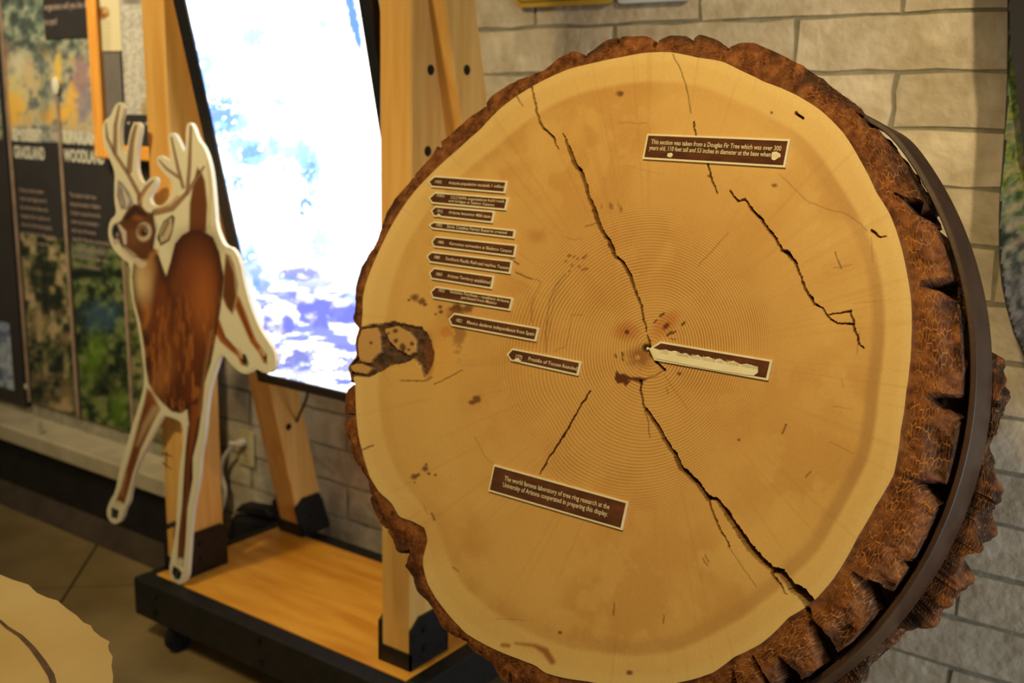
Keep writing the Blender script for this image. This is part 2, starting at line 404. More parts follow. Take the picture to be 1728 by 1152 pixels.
# ================================================================== the setting
fl = tag(box('floor', -6.0, 2.5, -1.2, 2.46, -.10, -.008, M['joint'], bev=0), 'dark joint bed under concrete floor slabs', None, kind='structure')
# concrete slabs set on the diagonal, narrow saw-cut joints between them
SL = 1.25; ca, sa = math.cos(math.radians(-46.5)), math.sin(math.radians(-46.5))
ex_, ey_ = np.array([ca, sa, 0]), np.array([-sa, ca, 0])
A0 = np.array([-3.293, 2.049, 0]) - ey_*.004 + ex_*.35
def clip_rect(poly, x0, x1, y0, y1):
    def cl(p, ax, lim, sgn):
        o = []
        for k in range(len(p)):
            a, b = p[k], p[(k+1) % len(p)]
            ia, ib = sgn*(a[ax]-lim) >= 0, sgn*(b[ax]-lim) >= 0
            if ia: o.append(a)
            if ia != ib:
                t = (lim-a[ax])/(b[ax]-a[ax]); o.append(a+(b-a)*t)
        return o
    for ax, lim, sgn in ((0, x0, 1), (0, x1, -1), (1, y0, 1), (1, y1, -1)):
        poly = cl(poly, ax, lim, sgn)
        if len(poly) < 3: return []
    return poly
for i in range(-6, 7):
    for j in range(-6, 7):
        g = .004
        q = [A0+ex_*(i*SL+a)+ey_*(j*SL+b) for a, b in ((g, g), (SL-g, g), (SL-g, SL-g), (g, SL-g))]
        q = clip_rect([p[:2] for p in q], -5.95, 2.45, -1.15, 2.44)
        if len(q) < 3: continue
        ar = abs(sum(q[k][0]*q[(k+1) % len(q)][1]-q[(k+1) % len(q)][0]*q[k][1] for k in range(len(q))))/2
        if ar < .01: continue
        prism('concrete_slab', [(p[0], p[1], 0) for p in q], (0, 0, -1), .03, M['floor'], fl)
WY = 2.40
wb = tag(box('wall_back', -6.0, 2.5, WY+.0045, WY+.10, 0, 2.9, M['mortar'], bev=0), 'mortar bed of the slump block wall', None, kind='structure')
BH, BL = .1208, .48
blk_me = []
for v in range(6):
    bm = bmesh.new(); rr = random.Random(v)
    nx, nz = 6, 3
    hx, hz = BL/2-.0065, BH/2-.0048
    G = {}
    for a in range(nx+1):
        for c in range(nz+1):
            edge = (a in (0, nx)) or (c in (0, nz))
            G[a, c] = bm.verts.new((-hx+2*hx*a/nx+rr.uniform(-.004, .004), (.0012 if edge else -.001)+rr.uniform(-.0012, .0012), -hz+2*hz*c/nz+(rr.uniform(-.0032, .0032) if c in (0, nz) else 0)))
    for a in range(nx):
        for c in range(nz): bm.faces.new((G[a, c], G[a+1, c], G[a+1, c+1], G[a, c+1]))
    ring = [G[a, 0] for a in range(nx+1)]+[G[nx, c] for c in range(1, nz+1)]+[G[a, nz] for a in range(nx-1, -1, -1)]+[G[0, c] for c in range(nz-1, 0, -1)]
    bk = [bm.verts.new((p.co.x, .008, p.co.z)) for p in ring]
    for k in range(len(ring)): bm.faces.new((ring[k], bk[k], bk[(k+1) % len(ring)], ring[(k+1) % len(ring)]))
    bmesh.ops.recalc_face_normals(bm, faces=bm.faces)
    me = bpy.data.meshes.new('block'); bm.to_mesh(me); bm.free(); me.materials.append(M['block'])
    blk_me.append(me)
zt = 1.788
for k in range(-4, 15):
    zc = zt-BH*(k+.5)
    if zc < .03: continue
    off = -.938 if k % 2 == 0 else -.705
    for i in range(-5, 5):
        xc = off+BL*(i+.5)
        if xc < -3.2 or xc > 1.0: continue
        b = link('block', blk_me[(i*7+k*3) % 6], None, wb, Vector((xc, WY, zc)))
        if (i+k) % 3 == 0: b.scale = (-1, 1, 1)

# left exhibit side: ledge, dark base, cove, under the photo panels
tr = tag(box('trim_1', -5.6, -2.90, 2.062, 2.235, .268, .334, M['ledge'], bev=.006), 'putty coloured ledge running below the exhibit panels', None, kind='structure')
tag(box('trim_2', -5.6, -2.90, 2.10, 2.235, .075, .268, M['dark_base'], bev=.003), 'dark recessed base under the putty ledge', None, kind='structure')
hexa('x', *[[(x, 2.048, 0), (x, 2.235, 0), (x, 2.235, .075), (x, 2.098, .075)] for x in (-5.6, -2.90)], M['cove'])
tv_ = bpy.data.objects['x']; tv_.name = 'baseboard_left'; tag(tv_, 'brown sloped cove base along the floor', None, kind='structure')
# ================================================================== exhibit photo panels
PY = 2.20
EX, EZ = np.array([1., 0, 0]), np.array([0, 0, 1.])
def foliage(P, s, cols, sc=9, thr=(.3, .7)):
    n = fbm(P[:, 0]/sc, P[:, 1]/(sc*1.2), s, 4); n = sst(thr[0], thr[1], n)*(len(cols)-1)
    L_ = np.array([lin(c) for c in cols]); i = np.clip(n.astype(int), 0, len(cols)-2); t = (n-i)[:, None]
    return L_[i]*(1-t)+L_[i+1]*t
def paint_autumn(P):
    C = foliage(P, 3, [(34, 44, 40), (66, 80, 66), (104, 118, 92), (160, 160, 130)], 11, (.25, .75))
    low = sst(60, 130, P[:, 1]+18*(fbm(P[:, 0]/14, P[:, 1]/14, 5)-.5)*2)
    g2 = foliage(P, 8, [(84, 92, 84), (150, 146, 128), (188, 172, 130), (196, 166, 96)], 10)
    C = C*(1-low[:, None])+g2*low[:, None]
    for c, rx, ry, col in (((22, 160), 26, 34, (206, 188, 120)), ((18, 185), 24, 28, (232, 176, 40)), ((98, 120), 6, 28, (226, 186, 50)), ((124, 170), 11, 34, (232, 178, 48)), ((108, 195), 10, 14, (236, 176, 40)), ((82, 195), 9, 14, (226, 170, 46)),
                          ((2, 110), 10, 46, (158, 92, 76)), ((138, 130), 14, 34, (150, 112, 112)), ((142, 180), 14, 28, (140, 126, 128)), ((30, 105), 14, 20, (202, 190, 150)), ((48, 125), 10, 26, (196, 172, 120))):
        blob(C, P, c, rx, ry, col, soft=.5, a=.85, wob=1.3)
    blob(C, P, (75, 150), 9, 60, (86, 106, 84), soft=.6, a=.5, wob=1)
    haze = sst(205, 238, P[:, 1]); C[:] = C*(1-.5*haze[:, None])+lin((150, 150, 140))*.5*haze[:, None]
    return C
def paint_desert(P):
    C = foliage(P, 21, [(26, 32, 20), (62, 66, 40), (98, 96, 60), (146, 132, 88), (176, 150, 110)], 11, (.25, .75))
    for c, rx, ry in (((68, 470), 22, 26), ((78, 505), 9, 34), ((100, 520), 12, 18), ((70, 660), 26, 30), ((95, 630), 12, 30)):
        blob(C, P, c, rx, ry, (26, 32, 24), soft=.6, a=.75, wob=1.4)
    for c, rx, ry in (((66, 545), 22, 18), ((110, 570), 14, 12), ((112, 670), 14, 26)):
        blob(C, P, c, rx, ry, (164, 136, 92), soft=.6, a=.5, wob=1.4)
    return C
def paint_wood(P):
    C = foliage(P, 33, [(18, 28, 16), (44, 58, 30), (78, 92, 48), (116, 120, 70)], 11, (.28, .76))
    blob(C, P, (170, 535), 30, 26, (58, 84, 98), soft=.6, a=.7, wob=1.2)
    for c in ((155, 620), (165, 590), (200, 690)): blob(C, P, c, 16, 30, (96, 124, 30), soft=.7, a=.6, wob=1.5)
    blob(C, P, (150, 460), 34, 9, (20, 26, 20), soft=.7, a=.8, wob=1.4); blob(C, P, (180, 640), 20, 30, (22, 26, 18), soft=.7, a=.7, wob=1.4)
    blob(C, P, (150, 425), 30, 12, (140, 140, 110), soft=.7, a=.5, wob=1.6)
    return C
def paint_green(P):
    return foliage(P, 41, [(54, 62, 34), (104, 104, 58), (136, 128, 84)], 9)
pn = empty('exhibit_panel', (-3.6, PY, .334), 'charcoal habitat panel with autumn photo and riparian woodland column titles', 'panel')
prb = box('board', -3.955, -2.90, PY, PY+.03, .392, 2.35, M['panel'], pn, .002)
box('foot', -3.955, -2.90, PY+.01, PY+.028, .334, .392, M['mortar'], pn, .0)
st = .006
def hazy(f): return lambda P: np.minimum(f(P)*.95+.03, .85)
def photo(name, x0, x1, z0, z1, painter, par, y=PY-.001, step=st, mat='print'):
    return paint_grid(name, (x0, y, z0), EX, EZ, x1-x0, z1-z0, step, painter, M[mat], par)
photo('photograph', -3.945, -3.30, 1.428, 2.34, hazy(paint_autumn), pn)
photo('photograph', -3.925, -3.60, .395, 1.075, paint_desert, pn)
photo('photograph', -3.585, -3.265, .395, 1.068, paint_wood, pn)
photo('photograph', -3.25, -2.91, .395, 1.068, paint_green, pn)
for (xa, za, top) in ((-3.944, 2.34, False), (-3.604, 1.628, True), (-3.256, 1.10, False)):
    dv = box('divider', xa-.007, xa+.007, PY-.008, PY-.0015, .394, za, M['divider'], pn, .001)
    if top:
        bm = bmesh.new(); bmesh.ops.create_uvsphere(bm, u_segments=16, v_segments=10, radius=1)
        bmesh.ops.transform(bm, matrix=Matrix.Translation((xa+.002, PY-.010, 1.628)) @ Matrix.Diagonal((.024, .006, .032, 1)), verts=bm.verts)
        bm_obj('knob', bm, M['ink_white'], dv, True)
box('text_box', -3.655, -3.335, PY-.006, PY-.0015, 1.790, 2.30, M['panel'], pn, .001)
letters('lettering', [(t, 0, y, w) for t, y, w in (('if you look closely around', .235, .27), ('all you to see the canyon', .185, .26), ('but how many of them and', .135, .28), ('organisms will you be able', .085, .285), ('to spot?', .035, .075))],
        (-3.645, PY-.007, 1.805), EX, EZ, .022, M['ink_tan'], pn, .02)
letters('title', [('SEMIDESERT', 0, .064, .205), ('GRASSLAND', .004, 0, .21)], (-3.93, PY-.002, 1.363), EX, EZ, .043, M['ink_white'], pn, .03)
letters('title', [('RIPARIAN', 0, .064, .21), ('WOODLAND', .0, 0, .25)], (-3.59, PY-.002, 1.363), EX, EZ, .043, M['ink_white'], pn, .03)
letters('lettering', [(t, .02, -k*.033, w) for k, (t, w) in enumerate((('A hardy, arid-land place', .17), ('is the most fragile part of', .185), ('the environment where cacti', .19), ('mesquites often in patches and', .20), ('the soil is thin about plants', .21), ('in scattered cover clings to steep', .23), ('slopes of the rocky hills.', .19)))],
        (-3.93, PY-.002, 1.235), EX, EZ, .016, M['ink_tan'], pn, .01)
letters('lettering', [(t, .02, -k*.032, w) for k, (t, w) in enumerate((('The shade of tall trees', .165), ('along the banks of Sabino', .19), ('Creek is a special haven for', .185), ('rivers and community—', .18), ('and one of its most', .15), ('beautiful. Riparian communities', .235), ('surrounding this the larger', .20), ('and cool steps stream visits', .215), ('rely in this woodland.', .165)))],
        (-3.59, PY-.002, 1.235), EX, EZ, .016, M['ink_tan'], pn, .01)
box('label_tag', -3.975, -3.958, PY-.004, PY+.002, .445, .462, M['ink_white'], pn, 0)
p2 = empty('exhibit_panel', (-4.5, PY, .334), 'charcoal exhibit panel cut off by the left edge of the picture', 'panel')
box('board', -5.3, -3.985, PY, PY+.03, .36, 2.35, M['panel'], p2, .002)
box('foot', -5.3, -3.985, PY+.01, PY+.028, .334, .36, M['mortar'], p2, 0)
photo('photograph', -4.6, -4.06, .42, .70, lambda P: foliage(P, 51, [(90, 104, 130), (140, 150, 168), (176, 184, 190)], 9), p2)
photo('photograph', -4.6, -4.00, 1.428, 2.34, lambda P: foliage(P, 52, [(30, 44, 36), (70, 92, 66), (150, 150, 120)], 9), p2)
tag(box('rail_stub', -3.70, -3.688, 2.085, 2.097, .334, .385, M['ledge'], bev=.002), 'short putty stub standing on the ledge below the panel', 'post')

# wooden newspaper frame in front of the panel
fr = empty('newspaper_frame', (-3.2, 2.145, 1.38), 'orange wooden frame holding newspaper clippings beside the stand post', 'frame')
FY = 2.145
box('stile', -3.318, -3.264, FY, FY+.03, 1.385, 2.30, M['frame'], fr, .004)
box('stile', -2.84, -2.786, FY, FY+.03, 1.385, 2.30, M['frame'], fr, .004)
box('rail', -3.263, -2.841, FY, FY+.03, 1.385, 1.432, M['frame'], fr, .004)
box('rail', -3.263, -2.841, FY, FY+.03, 2.25, 2.30, M['frame'], fr, .004)
box('backing', -3.263, -2.841, FY+.018, FY+.034, 1.433, 2.249, M['panel'], fr, 0)
def paint_news(P):
    C = np.tile(lin((196, 188, 168)), (len(P), 1)); n = fbm(P[:, 0]/2.5, P[:, 1]/1.6, 61, 3); C *= (1-.42*sst(.42, .66, n))[:, None]
    C *= (1-.12*(fbm(P[:, 0]/30, P[:, 1]/30, 6)))[:, None]
    for x in (216, 231): stroke(C, P, [(x-2, 0), (x+3, 200)], 1.2, (206, 200, 182), .8, .7)
    blob(C, P, (244, 190), 6, 18, (150, 128, 70), soft=.5, a=.8, wob=1); blob(C, P, (222, 2), 16, 6, (120, 112, 96), soft=.5)
    return C
def paint_clip(P):
    C = np.tile(lin((206, 192, 146)), (len(P), 1))
    for y in range(36, 96, 6): stroke(C, P, [(164, y), (186, y+.5)], 2.2, (120, 108, 80), 1, .55)
    blob(C, P, (173, 22), 12, 10, (134, 84, 44), soft=.3, wob=.4); blob(C, P, (178, 18), 5, 5, (186, 150, 90), soft=.5)
    return C
def paint_grey(P):
    C = np.tile(lin((112, 104, 94)), (len(P), 1)); C *= (1-.25*fbm(P[:, 0]/5, P[:, 1]/18, 71))[:, None]; return C
photo('clipping', -3.149, -2.86, 1.535, 2.22, paint_news, fr, FY+.015, .005)
photo('clipping', -3.258, -3.150, 1.74, 2.05, paint_clip, fr, FY+.0145, .004)
photo('clipping', -3.256, -3.160, 1.47, 1.735, paint_grey, fr, FY+.0142, .006)
cyl('badge', (-3.185, FY+.012, 2.0), (0, 1, 0), .055, .006, M['blue'], fr, 24)
letters('lettering', [('. . . . . . . . . .', 0, 0, .30)], (-3.14, FY+.0135, 1.505), EX, EZ, .03, M['ink_white'], fr, .02)

# ================================================================== wooden television stand on castors
ZP = .20
sd = empty('television_stand', (-2.05, 2.0, 0), 'rolling fir and black steel stand carrying the bright portrait screen', 'stand')
box('deck', -2.548, -1.562, 1.771, 2.245, ZP-.03, ZP, M['deck'], sd, .002)
for nm, a in (('rail', (-2.585, -1.512, 1.716, 1.770)), ('rail', (-2.585, -1.512, 2.246, 2.30)), ('rail', (-2.585, -2.549, 1.771, 2.245)), ('rail', (-1.561, -1.512, 1.771, 2.245))):
    rl = box(nm, *a, .082, ZP-.001, M['black'], sd, .004)
    if a[2] == 1.716:
        for (px, py) in ((262, 1005), (262, 1032), (436, 1081), (440, 1118)):
            p = on_y(px, py, 1.716); cyl('bolt', (p[0], 1.713, p[2]), (0, 1, 0), .0085, .008, M['bolt'], rl, 12)
for cx in (-2.43, -1.66):
    for cy in (1.752, 2.262):
        c = cyl('caster', (cx, cy, .042), (1, 0, 0), .042, .034, M['rubber'], sd, 24, .006)
        cyl('hub', (cx, cy, .042), (1, 0, 0), .016, .039, M['bolt'], c, 14)
        bm = bmesh.new()
        for s in (-1, 1): add_box(bm, cx+s*.022-.0025, cx+s*.022+.0025, cy-.016, cy+.016, .03, .082, .001)
        add_box(bm, cx-.026, cx+.026, cy-.024, cy+.024, .0805, .0835, 0); bm_obj('fork', bm, M['steel'], c)
PB = 1.945
def shoe(x0, x1, yf, yb, lean, h, par):
    s = .006
    def q(x, z): return [(x, yf-s-lean*(z-ZP), z), (x, yb+s-lean*(z-ZP), z)]
    bm = bmesh.new()
    def pr(A, B):
        a = [bm.verts.new(p) for p in A]; b = [bm.verts.new(p) for p in B]
        bm.faces.new(a[::-1]); bm.faces.new(b)
        for k in range(len(a)): bm.faces.new((a[k], a[(k+1) % len(a)], b[(k+1) % len(a)], b[k]))
    z1 = ZP+.045; zb = ZP+.0005
    for (za, ya, yc) in ((z1, yf-s, yf-.0005), (z1, yb+.0005, yb+s)):
        pr([(x0-s, ya, zb), (x1+s, ya, zb), (x1+s, yc, zb), (x0-s, yc, zb)], [(x0-s, ya-lean*.045, za), (x1+s, ya-lean*.045, za), (x1+s, yc-lean*.045, za), (x0-s, yc-lean*.045, za)])
    for xa, xb in ((x0-s, x0-.0005), (x1+.0005, x1+s)):
        zs = [(zb, yf-s), (zb, yb+s), (ZP+h-.03, yb+s-lean*h), (ZP+h, yb-.012-lean*h), (ZP+h, yf+.028-lean*h), (ZP+h-.028, yf-s-lean*h)]
        pr([(xa, y, z) for z, y in zs], [(xb, y, z) for z, y in zs])
    return bm_obj('shoe', bm, M['steel'], par)
for (x0, x1, h) in ((-2.545, -2.450, .135), (-1.678, -1.582, .135)):
    yf = 1.81
    ps = hexa('post', [(x0, yf, ZP), (x1, yf, ZP), (x1, PB, ZP), (x0, PB, ZP)], [(x0, yf, 2.12), (x1, yf, 2.12), (x1, PB, 2.12), (x0, PB, 2.12)], M['post'], sd, .004)
    sh = shoe(x0, x1, yf, PB, 0, h, sd)
    for z in (.245, .295): cyl('bolt', (x1+.0075, 1.855, z), (1, 0, 0), .009, .006, M['bolt'], sh, 12)
    if x0 > -2:
        for (px, py) in ((727, 118), (722, 255)):
            d = ray(px, py); p = CAM+d*((x1-CAM[0])/d[0]); cyl('bolt_hole', (x1-.001, p[1], p[2]), (1, 0, 0), .012, .005, M['hole'], ps, 16)
    else:
        for k, (a, b) in enumerate((((273, 764), (291, 770)), ((274, 780), (290, 792)), ((281, 762), (280, 790)))):
            A, B = on_y(*a, yf-.0012), on_y(*b, yf-.0012); n = np.cross(B-A, [0, 1, 0]); n = n/np.linalg.norm(n)*.0022
            mesh('pen_mark', [A-n, B-n*.4, B+n*.4, A+n], [(0, 1, 2, 3)], M['black'], ps)
LEAN = math.tan(math.radians(13)); LT = .112
for (x0, x1) in ((-2.515, -2.418), (-1.630, -1.533)):
    f0, zt_ = 2.235, 2.10; f1 = f0-LEAN*(zt_-ZP)
    lg = hexa('rear_leg', [(x0, f0, ZP), (x1, f0, ZP), (x1, f0+LT, ZP), (x0, f0+LT, ZP)], [(x0, f1, zt_), (x1, f1, zt_), (x1, f1+LT, zt_), (x0, f1+LT, zt_)], M['post'], sd, .004)
    sh = shoe(x0, x1, f0, f0+LT, LEAN, .135, sd)
    cyl('bolt', (x1+.0075, f0+.05-LEAN*.06, ZP+.06), (1, 0, 0), .009, .006, M['bolt'], sh, 12)
    for (px, py) in (((487, 720),) if x0 < -2 else ((788, 118),)):
        d = ray(px, py); p = CAM+d*((x1-CAM[0])/d[0]); cyl('bolt_hole', (x1-.001, p[1], p[2]), (1, 0, 0), .012, .005, M['hole'], lg, 16)

# ================================================================== television (portrait, leaning with the rear legs)
TT = math.radians(13); TE = np.array([0, -math.sin(TT), math.cos(TT)]); TN = np.array([0, -math.cos(TT), -math.sin(TT)]); T0 = np.array([0, 2.165, .2])
def tpos(x, s, h=0): return T0+np.array([x, 0, 0])+TE*s+TN*h
def tv_px(x, y):
    d = ray(x, y); t = ((T0-CAM)@TN)/(d@TN); p = CAM+d*t-T0; return p[0], p@TE
sx0, sx1 = -2.326, -1.722; ss0 = (.801-.2)/math.cos(TT); ss1 = ss0+1.085
bx0, bx1, bs0, bs1 = -2.372, -1.690, ss0-.030, ss1+.03
tv = empty('television', tpos((bx0+bx1)/2, bs0, -.02), 'black portrait television showing an overexposed boulder creek picture', 'television')
def tbox(name, x0, x1, s0, s1, h0, h1, mat, par, bev=.002):
    return hexa(name, [tpos(x0, s0, h0), tpos(x1, s0, h0), tpos(x1, s1, h0), tpos(x0, s1, h0)], [tpos(x0, s0, h1), tpos(x1, s0, h1), tpos(x1, s1, h1), tpos(x0, s1, h1)], mat, par, bev)
tbox('housing', bx0+.002, bx1-.002, bs0+.002, bs1-.002, -.030, -.006, M['plastic'], tv)
for a in ((bx0, bx1, bs0, ss0), (bx0, bx1, ss1, bs1), (bx0, sx0, ss0, ss1), (sx1, bx1, ss0, ss1)):
    tbox('bezel', *a, -.0055, .006, M['plastic'], tv, .0015)
def paint_tv(P):
    n = fbm(P[:, 0]/9, P[:, 1]/9, 81, 5); n2 = fbm(P[:, 0]/26, P[:, 1]/20, 82, 4)
    C = np.full((len(P), 3), 1.9)*np.array([1, 1, 1])
    def wash(c, rx, ry, col, a=1, wob=1.0, lo=.28, hi=.46):
        d = (P-np.array(c))/np.array([rx, ry]); q = np.hypot(*d.T)+wob*(n-.5)
        f = (1-sst(.6, 1.15, q))*sst(lo, hi, n)*a
        C[:] = C*(1-f[:, None])+np.array(col)*f[:, None]
    cy, bl, vi = (.34, .68, 1.2), (.14, .30, 1.0), (.15, .17, .78)
    for c, rx, ry in (((385, 200), 50, 60), ((345, 120), 22, 60), ((445, 250), 40, 34), ((500, 265), 36, 52), ((430, 62), 30, 24), ((410, 255), 40, 34), ((530, 300), 18, 50), ((395, 310), 30, 22), ((470, 170), 20, 16), ((545, 40), 12, 12), ((450, 330), 20, 14)): wash(c, rx, ry, cy, .9)
    for c, rx, ry in (((375, 195), 36, 40), ((425, 262), 26, 24), ((325, 90), 10, 44), ((520, 285), 16, 26), ((400, 305), 18, 10)): wash(c, rx, ry, bl, .8)
    lowf = fbm(P[:, 0]/34, P[:, 1]/15, 84, 4); hf = fbm(P[:, 0]/15, P[:, 1]/15, 86, 4)
    f = .85*sst(395, 500, P[:, 1])*sst(.50, .60, lowf); C[:] = C*(1-f[:, None])+np.array((.26, .36, 1.05))*f[:, None]
    f = .8*sst(440, 520, P[:, 1])*sst(.57, .66, lowf); C[:] = C*(1-f[:, None])+np.array(vi)*f[:, None]
    f = .8*sst(120, 200, P[:, 1]-.35*(P[:, 0]-330))*(1-sst(300, 400, P[:, 1]))*sst(.55, .66, hf); C[:] = C*(1-f[:, None])+np.array(cy)*f[:, None]
    for line, w in (([(590, 0), (598, 40), (607, 78)], (14, 18, 6)), ([(510, 342), (516, 336), (528, 350), (520, 364), (508, 358), (510, 344)], 6), ([(378, 352), (388, 356)], 5)): stroke_(C, P, line, w, bl)
    for c, rx, ry, col, a in (((412, 420), 26, 34, cy, .8), ((540, 408), 22, 34, bl, .8), ((592, 420), 30, 26, cy, .8), ((505, 462), 40, 14, vi, .85), ((425, 450), 22, 40, bl, .8), ((470, 475), 30, 14, bl, .7), ((560, 430), 20, 20, cy, .6)):
        wash(c, rx, ry, col, a, .9, .22, .40)
    for poly, col in (([(446, 508), (470, 520), (490, 532), (500, 548), (496, 562), (470, 568), (448, 560), (440, 530)], vi), ([(486, 486), (520, 496), (556, 505), (590, 494), (612, 506), (606, 540), (580, 548), (556, 535), (552, 552), (516, 546), (498, 526)], vi),
                      ([(576, 470), (606, 486), (604, 510), (582, 500)], bl), ([(430, 470), (446, 484), (440, 506), (428, 498)], bl)):
        f = 1-sst(-5, 6, inside(P, poly)+14*(n-.5)); f *= .6+.4*sst(.3, .6, n2); C[:] = C*(1-f[:, None])+np.array(col)*f[:, None]
    for c, rx, ry, a in (((500, 600), 40, 14, .95), ((560, 590), 46, 10, .75), ((470, 612), 36, 14, .9), ((585, 615), 30, 18, .9), ((520, 626), 60, 11, .8), ((485, 641), 44, 8, .8), ((560, 645), 36, 8, .7), ((540, 608), 24, 6, .7)): wash(c, rx, ry, (.17, .19, .5), a, 1.0, .26, .44)
    return C
def stroke_(C, P, line, w, col):
    f = 1-sst(-3, 4, seg(P, line, w)+8*(fbm(P[:, 0]/6, P[:, 1]/6, 4)-.5)); C[:] = C*(1-f[:, None])+np.array(col)*f[:, None]
paint_grid('screen', tpos(sx0+.0005, ss0+.0005, .0), EX, TE, sx1-sx0-.001, ss1-ss0-.001, .0035, paint_tv, M['screen'], tv)
a, b = on_y(519, 660, 2.12), on_y(503, 705, 2.20)
tag(tube('signal_cable', [tpos(a[0], bs0+.03, -.036), a, b, on_y(494, 730, 2.33), on_y(488, 742, 2.392)], .004, M['rubber']), 'thin black cable running from the television bottom to the wall behind the rear leg', 'cable')

# ================================================================== deer cutout
DY = 1.765
deer_out = [(201.7,172),(209.5,179),(207,193),(202.5,212),(201.7,233),(204,254),(209.5,262),(214,256),(217,235),(221.6,214),(227.7,206),(234.6,207),(238,215.5),(233,243),(230,267.6),(231,290),(238,307.6),(245,309),(253.7,299),(262.4,298),(265,307.6),(259,321.5),(252,332),(253.7,343),(262.4,348),(274.6,346),(286.7,333.6),(292,316),(288.5,304),(278,293.7),(267.6,281.5),(264,271),(266,263),(271,262),(280,269),(286.7,272),(289,264),(285,240),(284,228),(288.5,223),(295.4,227),(302,240),(307.6,254),(311,256),(313.6,247),(313.6,219),(316,208.6),(320.6,206.5),(326.7,214),(333.6,236),(342,245),(349,260.7),(355,281.5),(359,310),(362,345),(364.5,381),(374,407),(381,416),(392.5,418.6),(404,437),(411,474.6),(422,515.6),(437,553),(450,573),(462.5,591),(466,615),(459,629),(447,630),(431,621),(419.5,631),(408,630),(392,617),(377,598),(371,600),(363,626),(355,650),(349,685),(345,736),(338,767),(335.5,810),(326,857),(322,892),(318,951),(316,976),(306,987),(294.5,982),(285,968),(287,947),(296.5,900),(300,833),(304,779),(310,747.5),(308,716),(302,709),(283,702),(275,702),(267,716),(244,759),(228,794),(220,829.5),(218,847),(211,857),(206.6,874),(197,885),(185,880),(179,864.7),(185,845),(195,829.5),(201,794),(212.5,755),(224,716),(234,685),(242,657.6),(244,630),(240,599),(236,568),(232,545),(224,512),(219,478),(220.5,446),(205,435),(190,418.6),(183,400.5),(183,382.5),(187,370),(195,363),(196,355),(193,338),(193,313),(194,292),(188,274.6),(177,250),(173,229),(173,214),(177,201.7),(186,197),(191,184),(196.5,175)]
def chaikin(p, n=1):
    p = np.asarray(p, float)
    for _ in range(n):
        q = np.roll(p, -1, 0); p = np.stack([p*.75+q*.25, p*.25+q*.75], 1).reshape(-1, 2)
    return p
deer_s = chaikin(deer_out, 1)
de = empty('deer_cutout', (-2.44, DY, ZP), 'leaping antlered deer painted on a cream board cutout against the stand post', 'cutout')
prism('board', [on_y(x, y, DY) for x, y in deer_s], (0, 1, 0), .012, M['cream'], de)
for px, py in ((300, 900), (290, 690)):
    p = on_y(px, py, DY); cyl('standoff', (-2.497, DY+.0285, p[2]), (0, 1, 0), .008, .032, M['steel'], de, 12)
